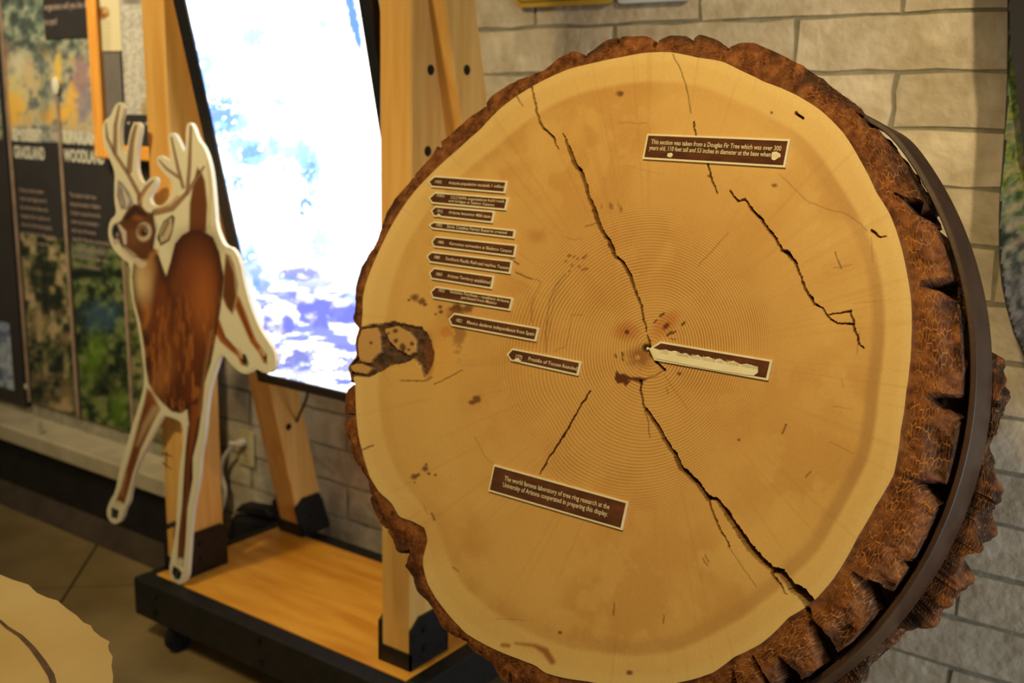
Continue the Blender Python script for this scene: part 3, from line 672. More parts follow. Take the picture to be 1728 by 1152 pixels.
def paint_deer(P):
    C = np.tile(lin((240, 228, 192)), (len(P), 1))
    BR, DK, TN_, OR, BK = (108, 54, 26), (58, 30, 16), (196, 138, 72), (170, 92, 34), (24, 20, 20)
    # tail and antlers
    fill(C, P, [(319, 392), (320, 344), (326, 310), (333, 282), (341, 292), (346, 306), (350, 344), (348, 392)], (116, 66, 34), 2.5)
    stroke(C, P, [(350, 270), (355, 320), (353, 385)], 2.5, (196, 176, 128), 2, .8)
    AN = (166, 122, 88)
    for ln, w in (([(236, 344), (234.6, 328), (217, 295), (194.7, 260.7), (181, 233), (178, 206)], [10, 9, 8, 8, 6, 2]), ([(194, 256), (194.7, 212), (201, 178)], [9, 8, 4]), ([(218, 288), (222, 240), (229, 211)], [12, 11, 7]), ([(236, 334), (247, 316), (258, 305)], [9, 8, 4]),
                  ([(262, 358), (290, 352), (316, 325), (344, 281)], [14, 12, 9, 4]), ([(316, 325), (319.7, 281), (322, 212)], [8, 8, 5]), ([(309, 316), (300.6, 285), (289, 232)], [7, 7, 4]), ([(303, 300), (281.5, 285), (268, 270)], [7, 6, 3])):
        stroke(C, P, ln, np.array(w)*.82, (96, 66, 46), 1.4, .8); stroke(C, P, np.array(ln)+[.9, .3], np.array(w)*.42, AN, 1.3)
    stroke(C, P, [(238, 340), (240, 330), (252, 314)], 4, (208, 150, 84), 2, .8); stroke(C, P, [(268, 352), (288, 345), (300, 332)], 5, (206, 146, 76), 2.5, .8)
    # hind legs
    stroke(C, P, [(364, 545), (376, 572), (392, 588), (404, 598), (411, 612)], [16, 12, 10, 9, 10], OR, 2.5)
    stroke(C, P, [(398, 505), (408, 528), (418, 553), (427, 575), (440, 592), (449, 608)], [14, 13, 11, 10, 9, 11], OR, 2.5)
    stroke(C, P, [(366, 545), (378, 568), (396, 588)], 3, DK, 2, .7); stroke(C, P, [(402, 512), (412, 540), (424, 568)], 3, DK, 2, .7)
    stroke(C, P, [(407, 600), (404, 590)], 7, (226, 196, 150), 2.5, .6); stroke(C, P, [(446, 598), (440, 590)], 6, (226, 196, 150), 2.5, .6)
    for a_, b_ in (((411, 608), (417, 618)), ((449, 603), (456, 614)), ((412, 600), (419, 614)), ((452, 598), (458, 612))): stroke(C, P, [a_, b_], [6, 2], BK, 1.5)
    fill(C, P, [(381, 428), (388, 432), (394, 445), (401, 478), (400, 512), (392, 530), (382, 518), (375, 500), (377, 467)], (112, 62, 28), 3); stroke(C, P, [(386, 434), (396, 460), (400, 500), (394, 526)], 3, (206, 184, 138), 2.5, .7)
    # left foreleg
    fill(C, P, [(248, 655), (256, 662), (270, 690), (257, 716), (238, 757), (226, 794), (217, 826), (210, 850), (195, 846), (204, 824), (213, 790), (223, 755), (233, 716), (243, 680)], (126, 68, 32), 3)
    stroke(C, P, [(262, 690), (246, 716), (232, 750)], [14, 10, 4], (206, 172, 124), 5, .75); stroke(C, P, [(213, 800), (206, 836)], 4, TN_, 2.5, .6); blob(C, P, (199, 850), 6, 5, (226, 206, 170), soft=.6)
    fill(C, P, [(188, 855), (201, 861), (198, 875), (188, 873)], BK, 1.5); stroke(C, P, [(193, 858), (193, 872)], 1, (150, 140, 130), 1, .6)
    # body
    body = [(280.6, 467), (288, 441), (295.5, 411), (308, 396), (324, 388), (340, 389), (359, 400), (370, 426), (377.6, 467), (374, 504), (367, 553), (361, 585), (356, 611), (345, 646), (341, 689), (334, 736), (325, 772), (325, 808), (316, 857), (313, 911), (309, 955), (299, 951), (302, 904), (308, 853), (311, 794), (314, 755), (319, 716), (316, 690), (306, 697), (290, 694), (275, 680), (262, 665), (251, 646), (246, 618), (244, 590), (237, 545), (227, 508), (223, 467), (225, 446), (236, 428), (262, 420), (268, 432), (274, 450)]
    fill(C, P, body, BR, 2.5)
    d = inside(P, body); inn = (d < 0)
    tex = fbm(P[:, 0]/5, P[:, 1]/22, 91, 4)
    sh = np.where(inn, sst(-20, 0, d), 0); mixc(C, DK, .85*sh*inn)
    streak = inn*sst(.5, .72, tex)*sst(470, 540, P[:, 1])*(1-sst(690, 730, P[:, 1])); mixc(C, (196, 118, 50), .6*streak)
    blob(C, P, (335, 412), 36, 26, (66, 34, 18), soft=.8, a=.6); blob(C, P, (334, 480), 26, 58, (158, 84, 36), soft=.8, a=.6); blob(C, P, (345, 515), 18, 50, (188, 108, 44), soft=.9, a=.55); blob(C, P, (285, 545), 22, 60, (150, 80, 32), soft=.9, a=.5)
    blob(C, P, (272, 640), 14, 36, (190, 122, 62), rot=.3, soft=.9, a=.55); blob(C, P, (300, 665), 10, 22, DK, soft=.9, a=.5)
    blob(C, P, (241, 476), 13, 32, (228, 196, 140), rot=-.1, soft=.8, a=.95); blob(C, P, (250, 455), 12, 24, (206, 160, 100), soft=.8, a=.6); blob(C, P, (246, 520), 9, 30, (190, 120, 56), soft=.9, a=.5)
    stroke(C, P, [(280, 470), (292, 510), (290, 560)], [10, 16, 6], (70, 36, 18), 8, .6); stroke(C, P, [(306, 500), (316, 560), (312, 620)], 4, (86, 44, 20), 5, .5)
    stroke(C, P, [(356, 560), (347, 620), (336, 700)], 5, (196, 140, 80), 4, .55)
    stroke(C, P, [(330, 690), (324, 740), (317, 780), (316, 830), (308, 880), (305, 935)], [16, 9, 5, 4, 4, 4], (170, 92, 44), 4, .6)
    stroke(C, P, [(318, 720), (314, 780), (309, 850), (303, 910)], 3, DK, 2.5, .6); blob(C, P, (304, 948), 6, 7, (226, 206, 170), soft=.5)
    fill(C, P, [(292, 954), (300, 958), (307, 966), (304, 977), (296, 978), (290, 966)], BK, 1.5); stroke(C, P, [(299, 962), (297, 976)], 1.2, (150, 140, 130), 1, .6)
    # ears and head
    fill(C, P, [(199, 303), (206, 308), (218, 324), (225, 342), (217, 354), (204, 353), (197, 330)], (150, 138, 132), 2); fill(C, P, [(202, 312), (208, 318), (219, 338), (214, 350), (206, 344)], (222, 206, 190), 2.5); stroke(C, P, [(204, 318), (210, 345)], 3.5, (84, 66, 62), 2.5, .8)
    head = [(212, 358), (218, 350), (226, 344), (238, 346), (247, 357), (258, 360), (260, 375), (263, 389), (260, 406), (258, 423), (252, 435), (236, 437), (219, 423), (208, 416), (192.5, 404), (189.5, 387), (194, 378), (204, 372)]
    fill(C, P, head, (104, 60, 30), 2); blob(C, P, (224, 402), 14, 14, (132, 82, 44), soft=.8, a=.7); stroke(C, P, [(214, 368), (228, 352), (244, 362)], [8, 10, 6], (48, 32, 26), 4, .85)
    stroke(C, P, [(257, 360), (262, 388), (257, 420)], 4, (50, 32, 26), 3, .7); blob(C, P, (233, 368), 9, 4, (158, 98, 50), rot=.2, soft=.7, a=.7)
    stroke(C, P, [(209, 420), (222, 432), (238, 446), (246, 446)], [8, 11, 12, 8], (222, 200, 168), 3); stroke(C, P, [(208, 416), (226, 432), (248, 436)], 3, (54, 34, 26), 2, .7)
    stroke(C, P, [(200, 380), (209, 392), (211, 410)], [5, 8, 5], (222, 202, 186), 2); blob(C, P, (195, 391), 6.5, 13, (36, 32, 32), soft=.35); blob(C, P, (196, 408), 6, 5, (206, 186, 172), soft=.5); blob(C, P, (198, 396), 2.5, 4, (150, 132, 130), soft=.6); stroke(C, P, [(204, 404), (206, 416)], 3, (40, 30, 28), 1.5, .8)
    blob(C, P, (243, 391), 12.5, 15.5, (218, 198, 168), rot=.1, soft=.25); blob(C, P, (241, 390), 9.5, 10.5, (138, 88, 46), soft=.35); blob(C, P, (243.5, 392), 5, 5.5, (28, 22, 24), soft=.3); blob(C, P, (245, 390), 1.4, 1.4, (190, 190, 200), soft=.5); stroke(C, P, [(230, 385), (238, 380), (248, 380)], 2, (60, 40, 30), 1.5, .7)
    fill(C, P, [(267, 394), (276, 373), (291, 362), (295, 367), (292, 389), (286, 406), (271, 415), (265, 402)], (66, 46, 38), 1.5); fill(C, P, [(269, 394), (278, 375), (290, 366), (291, 386), (283, 404), (271, 410)], (206, 182, 146), 2); stroke(C, P, [(273, 397), (284, 374)], 4, (96, 72, 58), 2.5, .9); stroke(C, P, [(264, 378), (266, 386)], 4, (200, 190, 180), 2, .7)
    stroke(C, P, [(264, 424), (256, 430), (250, 448)], 8, (186, 128, 70), 4, .7)
    stroke(C, P, [(211, 444), (212.5, 470)], 5, (120, 142, 128), 2, .7)
    return C
paint_grid('painting', on_y(175, 992, DY-.0006)*np.array([1, 0, 0])+np.array([-.16, DY-.0006, .19]), EX, EZ, .95, 1.45, .0022, paint_deer, M['deerprint'], de, mask=lambda P: inside(P, deer_s) < -1.8)

# ================================================================== the big tree slice
ts = empty('tree_slice', dpos(np.array(-.1), np.array(-.60), np.array(-.1)), 'huge round fir trunk slice with rough bark and long dark cracks', 'tree slice')
wood_px = [(1130,88),(1176,97),(1219,104),(1252,120),(1289,138),(1341,159),(1386,187),(1423,224),(1453,273),(1479,325),(1502,362),(1517,403),(1530,459),(1537,503),(1538,570),(1534,627),(1529,662),(1520,724),(1508,801),(1477,854),(1448,904),(1424,949),(1408,974),(1378,1009),(1357,1026),(1331,1041),(1304,1069),(1285,1085),(1239,1108),(1204,1134),(1169,1146),(1120,1155),(1060,1157),(989,1149),(949,1143),(920,1135),(903,1122),(874,1111),(830,1093),(787,1069),(758,1038),(735,1008),(721,983),(714,955),(714,940),(722,912),(717,890),(696,879),(674,872),(660,847),(639,829),(624,804),(614,772),(606,740),(603,720),(601,695),(600,670),(600,648),(594,631),(591,617),(606,600),(603,575),(610,553),(612,529),(612,504),(617,480),(625,457),(643,416),(661,380),(676,355),(701,321),(737,284),(774,251),(810,219),(843,184),(872,162),(916,136),(959,117),(1003,106),(1046,97),(1089,89)]
bark_px = [(1127,59),(1156,58),(1165,66),(1176,56),(1205,65),(1225,77),(1246,68),(1277,69),(1300,78),(1326,86),(1360,101),(1397,123),(1423,142),(1446,166),(1478,205),(1525,262),(1556,315),(1580,355),(1592,385),(1604,420),(1618,465),(1626,510),(1630,560),(1632,620),(1626,680),(1614,748),(1600,800),(1582,850),(1536,950),(1494,1020),(1442,1080),(1388,1125),(1340,1165),(1280,1190),(1200,1205),(1100,1212),(1000,1200),(920,1180),(846,1151),(835,1137),(825,1119),(796,1101),(782,1083),(757,1072),(739,1055),(728,1030),(717,1015),(699,997),(692,972),(685,963),(671,940),(660,915),(649,894),(635,879),(621,847),(617,808),(599,783),(588,759),(584,742),(578,723),(579,670),(590,638),(589,616),(600,600),(601,575),(605,555),(592,541),(593,529),(596,504),(598,479),(607,448),(632,409),(639,386),(650,357),(665,332),(686,310),(701,288),(723,266),(737,241),(759,222),(789,197),(810,182),(825,160),(840,150),(864,136),(895,124),(916,116),(939,95),(965,84),(985,90),(1003,78),(1020,65),(1055,59),(1089,59),(1104,69)]
NT = 1800
th = np.linspace(-math.pi, math.pi, NT, endpoint=False)
def radial(pts):
    uv = np.array([disc(x, y) for x, y in pts]); a = np.arctan2(uv[:, 1], uv[:, 0]); r_ = np.hypot(*uv.T)
    i = np.argsort(a); a, r_ = a[i], r_[i]
    return np.interp(th, np.r_[a[-3:]-2*math.pi, a, a[:3]+2*math.pi], np.r_[r_[-3:], r_, r_[:3]])
RW = radial(wood_px); RB = radial(bark_px)
def smooth_per(r_, n):
    k = np.hanning(n+2)[1:-1]; k /= k.sum(); return np.convolve(np.r_[r_[-n:], r_, r_[:n]], k, 'same')[n:-n]
RW = smooth_per(RW, 9); RWs = smooth_per(RW, 161)
ct, sn_ = np.cos(th), np.sin(th)
# ---- cracks (pixels of the photograph, measured on the slice face)
cracks = [
 ([(950,225),(957.6,244),(963,259),(971,278.5),(980.5,288),(988,309),(994,332),(1001.5,353),(1009,374),(1013,387),(1028,406.5),(1038,431),(1043.6,435),(1055,448.5),(1064.6,467.6),(1072,490.5),(1082,517),(1087.5,544),(1091,559)], [1,4,5,6,5,5,5,6,7,5,6,5,4,5,4.5,3.5,3,2.5,2]),
 ([(1092,566),(1097,578),(1098,597),(1108,611),(1120.5,624)], [1.5,3,4,4.5,4]),
 ([(1081.6,642),(1082,663),(1087,687),(1093,694),(1108,715),(1122,743),(1139.6,767),(1150,791.5),(1164,802),(1179.5,819),(1195.5,841.5)], [2.5,3,3,4,5,6,7,8,7,8,7]),
 ([(1203,841),(1210,842),(1226,864.5),(1245,895),(1264,922),(1283,943),(1302.5,960),(1318,965),(1337,990.5),(1352,1000),(1370,1022)], [3,5,9,10,11,10,9,10,14,16,17]),
 ([(1192,836),(1204,842)], [6,4]),
 ([(1195.5,845),(1211,883.5),(1230,922)], [3,2.4,1.6]), ([(1301,964),(1312,980),(1327,1002)], [3,2.5,1]),
 ([(896.5,145),(906,191),(912,210),(933,231),(942,252)], [1.8,2.5,3,2.6,1]),
 ([(1171,205),(1173,226),(1184,250),(1194,274.6),(1201,302.6),(1210.6,325)], [2,2.5,2.5,2.5,2.5,1.6]), ([(1233,323),(1246,340),(1257,336),(1270,355),(1285,370),(1298,388.5),(1307.6,399.7),(1319,422),(1328,426),(1341,441),(1349,459),(1356,480),(1365,496),(1374,512),(1388,520)], [1.6,3,2,3,3.2,3,3,3.5,5.5,3,3,2.4,3,3,1.6]),
 ([(1388,520),(1402,539),(1419,546),(1440,546),(1450,580),(1459,587)], [1.5,2.2,2,2.2,2,1.5]), ([(1400,529.6),(1436,525),(1440.6,546)], [1.4,1.8,2]),
 ([(995.5,659.6),(952,732.5),(910,800)], [1.6,2.2,1.8]), ([(1470,388.5),(1483,398),(1496,400)], [2.4,2.4,1]), ([(1343,190),(1356,200)], [4,2]),
]
hair = [
 ([(866,139),(870,158),(882,179)], 1.8, .8), ([(1136,91),(1151,123),(1160,157),(1166,190)], 1.6, .75), ([(1315,293),(1334,312),(1363,340),(1401,355),(1423,358),(1453,377),(1464,390)], 1.1, .6), ([(1230,922),(1253,956),(1276,990)], 1.1, .7),
 ([(1408,426),(1420,452)], 2, .8), ([(1408,452),(1438,446)], 1.1, .5), ([(1229,392),(1179,448)], 1.2, .55), ([(1326.5,716),(1319.6,731)], 2.2, .85), ([(611,759),(631,751)], 2, .85), ([(676,641.6),(715,643),(729,637)], 1.8, .8), ([(732,648),(754,638),(779,625)], 1.6, .75),
 ([(870.7,459),(896,471)], 2, .8), ([(896,471),(913,474),(907,489),(902,498),(898,512),(897,545)], 1.1, .6), ([(862,437),(876,446)], 2, .8), ([(954,463),(938,482),(928,507),(921,559),(921,594)], 1.4, .6), ([(960,463),(944,482),(934,507),(927,559)], 1.1, .45), ([(983,531),(964,531),(961,566),(954,583),(935,594)], 1, .5),
 ([(1087,687),(1094,710),(1096,738)], 1.4, .7), ([(1120,624),(1105,634),(1085,640)], 2, .7), ([(1122,632),(1142,664),(1160,690)], .9, .4), ([(1037,1017),(1035,1038)], 2.2, .6), ([(1119.6,1037),(1120,1052)], 1.6, .7), ([(837,1044),(888,1046)], 1, .5), ([(715,850),(722,868)], 1.2, .5), ([(728,866),(733,876)], 3, .8), ([(988,382),(1009,375)], 2, .6), ([(955,398),(968,405),(980,402)], 1, .4),
 ([(1045,206),(1092,208)], 1.2, .45), ([(1060,280),(1120,295)], .8, .2), ([(764,957),(774,964)], 1.6, .7), ([(1186,942),(1194,954)], 2, .6), ([(1197,948),(1190,936)], 1.4, .6), ([(1360,805),(1368,795)], 2, .6), ([(1420,640),(1424,655)], 1, .4), ([(1400,745),(1440,765)], .9, .4), ([(1405,685),(1440,690)], .9, .4), ([(1450,560),(1446,600)], 1.1, .5), ([(1470,400),(1472,440)], 1, .45),
 ([(1505,505),(1440,512)], .8, .35), ([(800,735),(818,770),(850,800)], .9, .45), ([(640,620),(660,650)], .8, .2), ([(1125,655),(1128,663)], 1.5, .5),
]
def wood_paint(P, u, v, rn, rr_):
    n1 = fbm(u*7+3, v*7+5, 11, 4); n2 = fbm(u*26, v*26, 12, 4)
    C = np.tile(lin((226, 178, 98)), (len(P), 1))
    mixc(C, (210, 156, 80), .8*sst(.36, .66, n1)); mixc(C, (230, 184, 104), .5*sst(.5, .7, n2))
    heart = 1-sst(.50, .74, rn+.10*(n1-.5)); mixc(C, (214, 160, 86), .5*heart)
    wob = .035*(fbm(np.cos(np.arctan2(v, u))*2.2+9, np.sin(np.arctan2(v, u))*2.2+4, 13, 3)-.5)
    sap = sst(.892, .915, rn+wob); mixc(C, (238, 198, 120), .7*sap)
    band = sst(.845, .875, rn+wob*2)*(1-sst(.893, .915, rn+wob*1.6)); an = np.arctan2(v, u)
    mixc(C, (188, 140, 78), band*(.12+.6*np.clip(np.cos(an+.25), 0, 1)*(.5+.8*fbm(an*3+20, rr_*0, 27, 2))))
    mixc(C, (242, 206, 132), .5*sst(.955, .985, rn))
    # radial drying lines
    rl = fbm(an*55, rr_*3, 15, 3); mixc(C, (176, 122, 60), .14*sst(.62, .8, rl)*sst(.12, .3, rr_))
    # knots, stains
    blob(C, P, (1058, 559), 20, 14, (204, 132, 66), soft=.6, a=.85); blob(C, P, (1058, 560), 4, 4, (110, 58, 26), soft=.6)
    blob(C, P, (1122, 548), 27, 14, (206, 136, 66), rot=-.75, soft=.5, a=.9); blob(C, P, (1124, 550), 7, 4, (112, 62, 28), rot=-.75, soft=.6)
    for a_, b_, w in (((1114, 533), (1120, 529), 4), ((1126, 566), (1133, 560), 4), ((1134, 563), (1140, 559), 3), ((1151, 548), (1155, 544), 4), ((1131, 571), (1140, 573), 1.5), ((1038, 598), (1040, 603), 3), ((1050, 595), (1051, 600), 3.5), ((1050, 604), (1052, 608), 3), ((1104, 544), (1108, 540), 3)): stroke(C, P, [a_, b_], w, (72, 36, 18), 1.2, .85)
    blob(C, P, (1082, 602), 20, 17, (150, 92, 44), soft=.6, a=.8, wob=.8); blob(C, P, (1076, 603), 4, 4, (214, 160, 100), soft=.6); blob(C, P, (1091, 586), 7, 7, (58, 34, 20), soft=.5)
    fill(C, P, [(1040, 624), (1046, 631), (1053, 630), (1064, 636), (1078, 636), (1093, 639), (1081, 646), (1066, 641), (1056, 652), (1051, 646), (1042, 647), (1037, 639)], (92, 38, 18), 1.6, .95); stroke(C, P, [(1060, 641), (1080, 646)], 2, (190, 130, 70), 1.5, .6)
    for c, rx, ry, col, a_ in (((771, 521), 11, 8, (74, 42, 22), .95), ((790, 520), 8, 10, (112, 66, 34), .85), ((763, 530), 9, 8, (150, 92, 46), .7), ((774, 560), 9, 34, (150, 100, 52), .75), ((752, 560), 8, 10, (206, 130, 56), .9), ((782, 552), 6, 20, (176, 124, 66), .7)): blob(C, P, c, rx, ry, col, soft=.6, a=a_, wob=1.5)
    for c, r_ in (((700, 502), 6), ((712, 508), 5), ((718, 514), 3), ((743, 518), 3), ((744, 526), 3), ((735, 530), 2), ((690, 506), 2.5), ((805, 673), 5.5), ((796, 679), 4), ((717, 791), 4.5), ((699, 804), 4.5), ((706, 801), 3), ((724, 799), 2.5), ((719, 783), 2), ((735, 801), 2), ((700, 814), 1.5), ((1062, 1135), 4), ((1196, 297), 2), ((1046, 158), 5), ((1307, 313), 3.5), ((1247, 742), 2), ((1302, 190), 2), ((1146, 630), 3), ((945, 1067), 3)):
        blob(C, P, c, r_*1.2, r_, (108, 58, 26), soft=.5, a=.85, wob=1.0)
    for k in range(14): blob(C, P, (968+random.uniform(-16, 26), 444+random.uniform(-16, 16)), 3, 1.6, (120, 72, 34), rot=-.8, soft=.5, a=.7)
    for k in range(10): blob(C, P, (1030+random.uniform(-22, 22), 350+random.uniform(-5, 5)), 1.4, 5, (140, 92, 46), soft=.5, a=.5)
    stroke(C, P, [(848, 1088), (858, 1089)], 7, (168, 96, 42), 2.5, .8); stroke(C, P, [(870, 1085), (902, 1089), (920, 1098), (932, 1116)], [3, 6, 12, 10], (158, 86, 36), 4, .85)
    blob(C, P, (740, 610), 30, 40, (236, 176, 84), soft=.8, a=.5); blob(C, P, (905, 398), 14, 10, (190, 120, 56), soft=.9, a=.5, wob=1)
    blob(C, P, (700, 905), 60, 40, (206, 140, 62), soft=.9, a=.35)
    Pj = P+3.4*np.c_[fbm(P[:, 0]/8, P[:, 1]/8, 43, 3)-.5, fbm(P[:, 0]/8+40, P[:, 1]/8, 44, 3)-.5]
    for ln, w, a_ in hair: stroke(C, Pj, ln, w+.6, (78, 46, 22), .9, a_*(.75 if w < 1.3 else .9))
    # grey-brown ingrown bark at the left with pale islands
    kp = [(606, 553), (628, 547), (640, 548), (664, 543), (691, 549), (711, 553), (723, 567), (731, 594), (728, 616), (715, 636), (709, 616), (696, 606), (677, 613), (657, 616), (642, 626), (620, 636), (594, 634), (580, 618), (592, 590)]
    isl = [[(609, 555), (635, 552), (641, 565), (642, 594), (623, 613), (608, 611), (602, 597), (604, 572)], [(648, 555), (669, 549), (691, 560), (703, 575), (701, 594), (689, 600), (669, 589), (655, 575)], [(586, 616), (608, 613), (630, 621), (619, 632), (596, 628)]]
    near = (np.abs(P[:, 0]-655) < 95) & (np.abs(P[:, 1]-590) < 65); K = np.zeros(len(P)); Q = P[near]
    w = 5*(fbm(Q[:, 0]/5, Q[:, 1]/5, 17)-.5); kk = 1-sst(-2, 2, inside(Q, kp)+w)
    Cq = C[near]; nk = fbm(Q[:, 0]/7, Q[:, 1]/7, 18, 4)
    mixc(Cq, (92, 70, 50), kk); mixc(Cq, (126, 84, 46), kk*sst(.5, .7, nk)*.8); mixc(Cq, (56, 42, 32), kk*(1-sst(.3, .42, nk))); blob(Cq, Q, (722, 600), 9, 32, (122, 70, 34), soft=.6, a=.8)
    fi = np.zeros(len(Q))
    for q in isl:
        f = 1-sst(-1.5, 1.5, inside(Q, q)+w*.6); stroke(Cq, Q, q+[q[0]], 4, (52, 38, 28), 1.5, .8); mixc(Cq, (206, 158, 92), f); fi = np.maximum(fi, f)
    for c, r_ in (((667, 558), 4), ((668, 575), 4), ((680, 585), 6), ((695, 580), 3.5), ((680, 592), 4), ((656, 562), 2), ((626, 578), 3), ((690, 590), 3)): blob(Cq, Q, c, r_, r_*.9, (84, 54, 32), soft=.5, a=.9, wob=.9)
    C[near] = Cq; K[near] = kk*(1-fi)*(.7+.6*nk)
    return C, K
NR = 300
kk_ = np.linspace(0, 1, NR+1)[1:]
rr_ = (RW[:, None]*kk_[None, :]); u = (ct[:, None]*rr_).ravel(); v = (sn_[:, None]*rr_).ravel(); rrf = rr_.ravel()
u = np.r_[u, 0]; v = np.r_[v, 0]; rrf = np.r_[rrf, 0]
Pf = proj(dpos(u, v, np.zeros_like(u)))
rn = np.r_[np.broadcast_to(kk_, (NT, NR)).ravel(), 0]
RW3 = smooth_per(RW, 121); Cw, Kn = wood_paint(Pf, u, v, np.r_[(rr_/RW3[:, None]).ravel(), 0], rrf)
hgt = -.007*Kn
Pj = Pf+4.0*np.c_[fbm(Pf[:, 0]/9, Pf[:, 1]/9, 45, 3)-.5, fbm(Pf[:, 0]/9+40, Pf[:, 1]/9, 46, 3)-.5]
mis = .9*(fbm(Pf[:, 0]/4, Pf[:, 1]/4, 19, 2)-.5)*2
for ln, w in cracks:
    d = seg(Pj, ln, np.array(w)*1.08)+mis*np.minimum(1, np.max(w)/5)
    f = 1-sst(-1.3, .5, d); dep = .006+.0045*np.max(w)
    hgt = np.minimum(hgt, -dep*f)
    mixc(Cw, (96, 60, 30), .9*(1-sst(-1.0, 1.0, d)))
# ring phase
rns = (rr_/RWs[:, None]); s_ = sst(.04, .34, rr_); reff = np.r_[(rr_*(1-s_)+rns*.52*s_).ravel(), 0]
reff = reff+.010*(fbm(u*5+2, v*5+7, 23, 3)-.5)*sst(.02, .12, reff)+.0022*(fbm(u*24, v*24, 24, 2)-.5)
for c, am_ in (((1122, 545), .007), ((1058, 558), .006), ((1090, 470), -.004)):
    cu = disc(*c); reff = reff-am_*np.exp(-((u-cu[0])**2+(v-cu[1])**2)/.0012)
rg = np.linspace(0, .62, 700); sp = np.interp(rg, [0, .03, .2, .27, .4, .6], [.0042, .0054, .0050, .0036, .0026, .0022])
ph = np.r_[0, np.cumsum((rg[1]-rg[0])/sp[:-1])]*2*math.pi
phase = np.interp(reff, rg, ph)
amp = np.interp(reff, [0, .02, .06, .2, .26, .36, .5], [.3, .9, 1.3, 1.0, .5, .34, .2])*(.5+.9*fbm(u*9, v*9, 25, 3))
idx = np.arange(NT*NR).reshape(NT, NR); nx_ = np.roll(idx, -1, 0)
Q = np.stack([idx[:, :-1], idx[:, 1:], nx_[:, 1:], nx_[:, :-1]], -1).reshape(-1, 4)
cQ = np.stack([np.full(NT//2, NT*NR), idx[0::2, 0], idx[1::2, 0], np.roll(idx[:, 0], -2)[0::2]], -1)
TH = .15
# side wall and back of the wood so that the slice is solid
V_w = dpos(u, v, hgt)
nb = len(V_w); edge = idx[::6, -1]; bu = u[edge]; bv = v[edge]
back = dpos(bu, bv, np.full(len(edge), -TH)); cb = dpos(np.zeros(1), np.zeros(1), np.array([-TH]))
e = np.arange(len(edge)); sideQ = np.stack([edge, nb+e, nb+(e+1) % len(edge), np.roll(edge, -1)], -1)
e2 = np.arange(0, len(edge), 2); backQ = np.stack([np.full(len(e2), nb+len(edge)), nb+(e2+2) % len(edge), nb+(e2+1) % len(edge), nb+e2], -1)
ze = np.zeros(len(edge)+1)
grid_mesh('wood', np.r_[V_w, back, cb], np.r_[Q, cQ, sideQ, backQ], M['wood'], ts, cols=np.r_[Cw, np.tile(lin((200, 150, 84)), (len(edge)+1, 1))],
          attrs={'ring': np.r_[phase, ze], 'amp': np.r_[amp, ze]})
# ---- bark: cut face, ragged edge and outer side
BC, BR0, BR1, BHF, BHB = np.array([-.112, -.045]), .607, .617, -.040, -.105
def circ_r(R):      # radius (from the pith) of the hoop circle
    b = -(ct*BC[0]+sn_*BC[1]); c = BC@BC-R*R; return -b+np.sqrt(b*b-c)
hoop_lim = circ_r(BR0)-.016
RBs = smooth_per(RB, 7)
nb1 = fbm(ct*14+5, sn_*14+9, 31, 4)-.5
Rout = np.maximum(np.minimum(RBs+.006*nb1, hoop_lim), RW+.012)
KF, KS = 30, 34
furrows = [((1440,185),(1462,200),14),((1508,325),(1590,372),40),((1554,477),(1640,488),70),((1557,668),(1645,690),62),((1526,803),(1612,850),70),((1503,940),(1560,985),44),((1439,972),(1505,1040),76),((1360,1024),(1392,1118),40),((1308,1098),(1330,1170),48),((1235,1120),(1240,1195),16),((1165,66),(1164,52),9),((1103,78),(1106,55),7),((1226,84),(1228,66),10),((986,98),(981,80),8),((866,140),(860,128),6),((817,182),(812,165),10),((740,248),(733,236),8),((696,300),(690,290),8),((860,1128),(855,1170),12),((686,930),(664,948),34),((652,890),(640,905),12),((606,640),(585,650),8),((1400,135),(1412,124),10),((1310,88),(1312,74),8),((1040,72),(1042,55),6),((628,832),(612,840),8),((596,700),(572,704),8),((775,1066),(768,1090),8),((1270,1110),(1290,1160),10)]
tf = np.linspace(0, 1, KF)**.85; rf = RW[:, None]+(Rout-RW)[:, None]*tf[None, :]
uf = (ct[:, None]*rf).ravel(); vf = (sn_[:, None]*rf).ravel(); tff = np.broadcast_to(tf, (NT, KF)).ravel(); wid = np.repeat(Rout-RW, KF)
Pb = proj(dpos(uf, vf, np.zeros_like(uf)))
n1 = fbm(uf*40+3, vf*40+1, 33, 4); n2 = fbm(uf*150, vf*150, 34, 3); n3 = fbm(uf*16, vf*16, 35, 3)
fur = np.zeros(len(uf))
for a_, b_, w in furrows:
    d = seg(Pb, [a_, b_, tuple(np.array(b_)*1.25-np.array(a_)*.25)], [0, w, w*1.2]); d = d+(6+.25*w)*(n1-.5)
    fur = np.maximum(fur, 1-sst(-.13*w-1, 1, d))
right = np.clip(np.cos(np.repeat(th, KF)+.25), 0, 1)
crumb = sst(.45, 1.0, tff+.55*(n3-.5))
hb = -.0015-.0022*n2-.004*np.clip(n1-.55, 0, 1)*4*tff-crumb*(.004+.020*right*(.3+n1))-fur*(.036+.04*n1)
hb = np.where(tff < .04, 0, hb)
Cb = np.tile(lin((152, 92, 48)), (len(uf), 1)); mixc(Cb, (112, 62, 32), .75*sst(.4, .62, n1)); mixc(Cb, (176, 110, 58), .6*sst(.5, .7, n2))
mixc(Cb, (150, 104, 66), .5*(1-sst(.06, .22, tff))*sst(.4, .6, n3)); mixc(Cb, (70, 50, 38), .85*crumb*sst(.45, .62, n3)); mixc(Cb, (58, 48, 40), .9*fur)
cork = (1-.9*fur)*(1-.5*crumb)*sst(.05, .16, tff)*(.35+.65*np.clip(right*1.5, 0, 1))
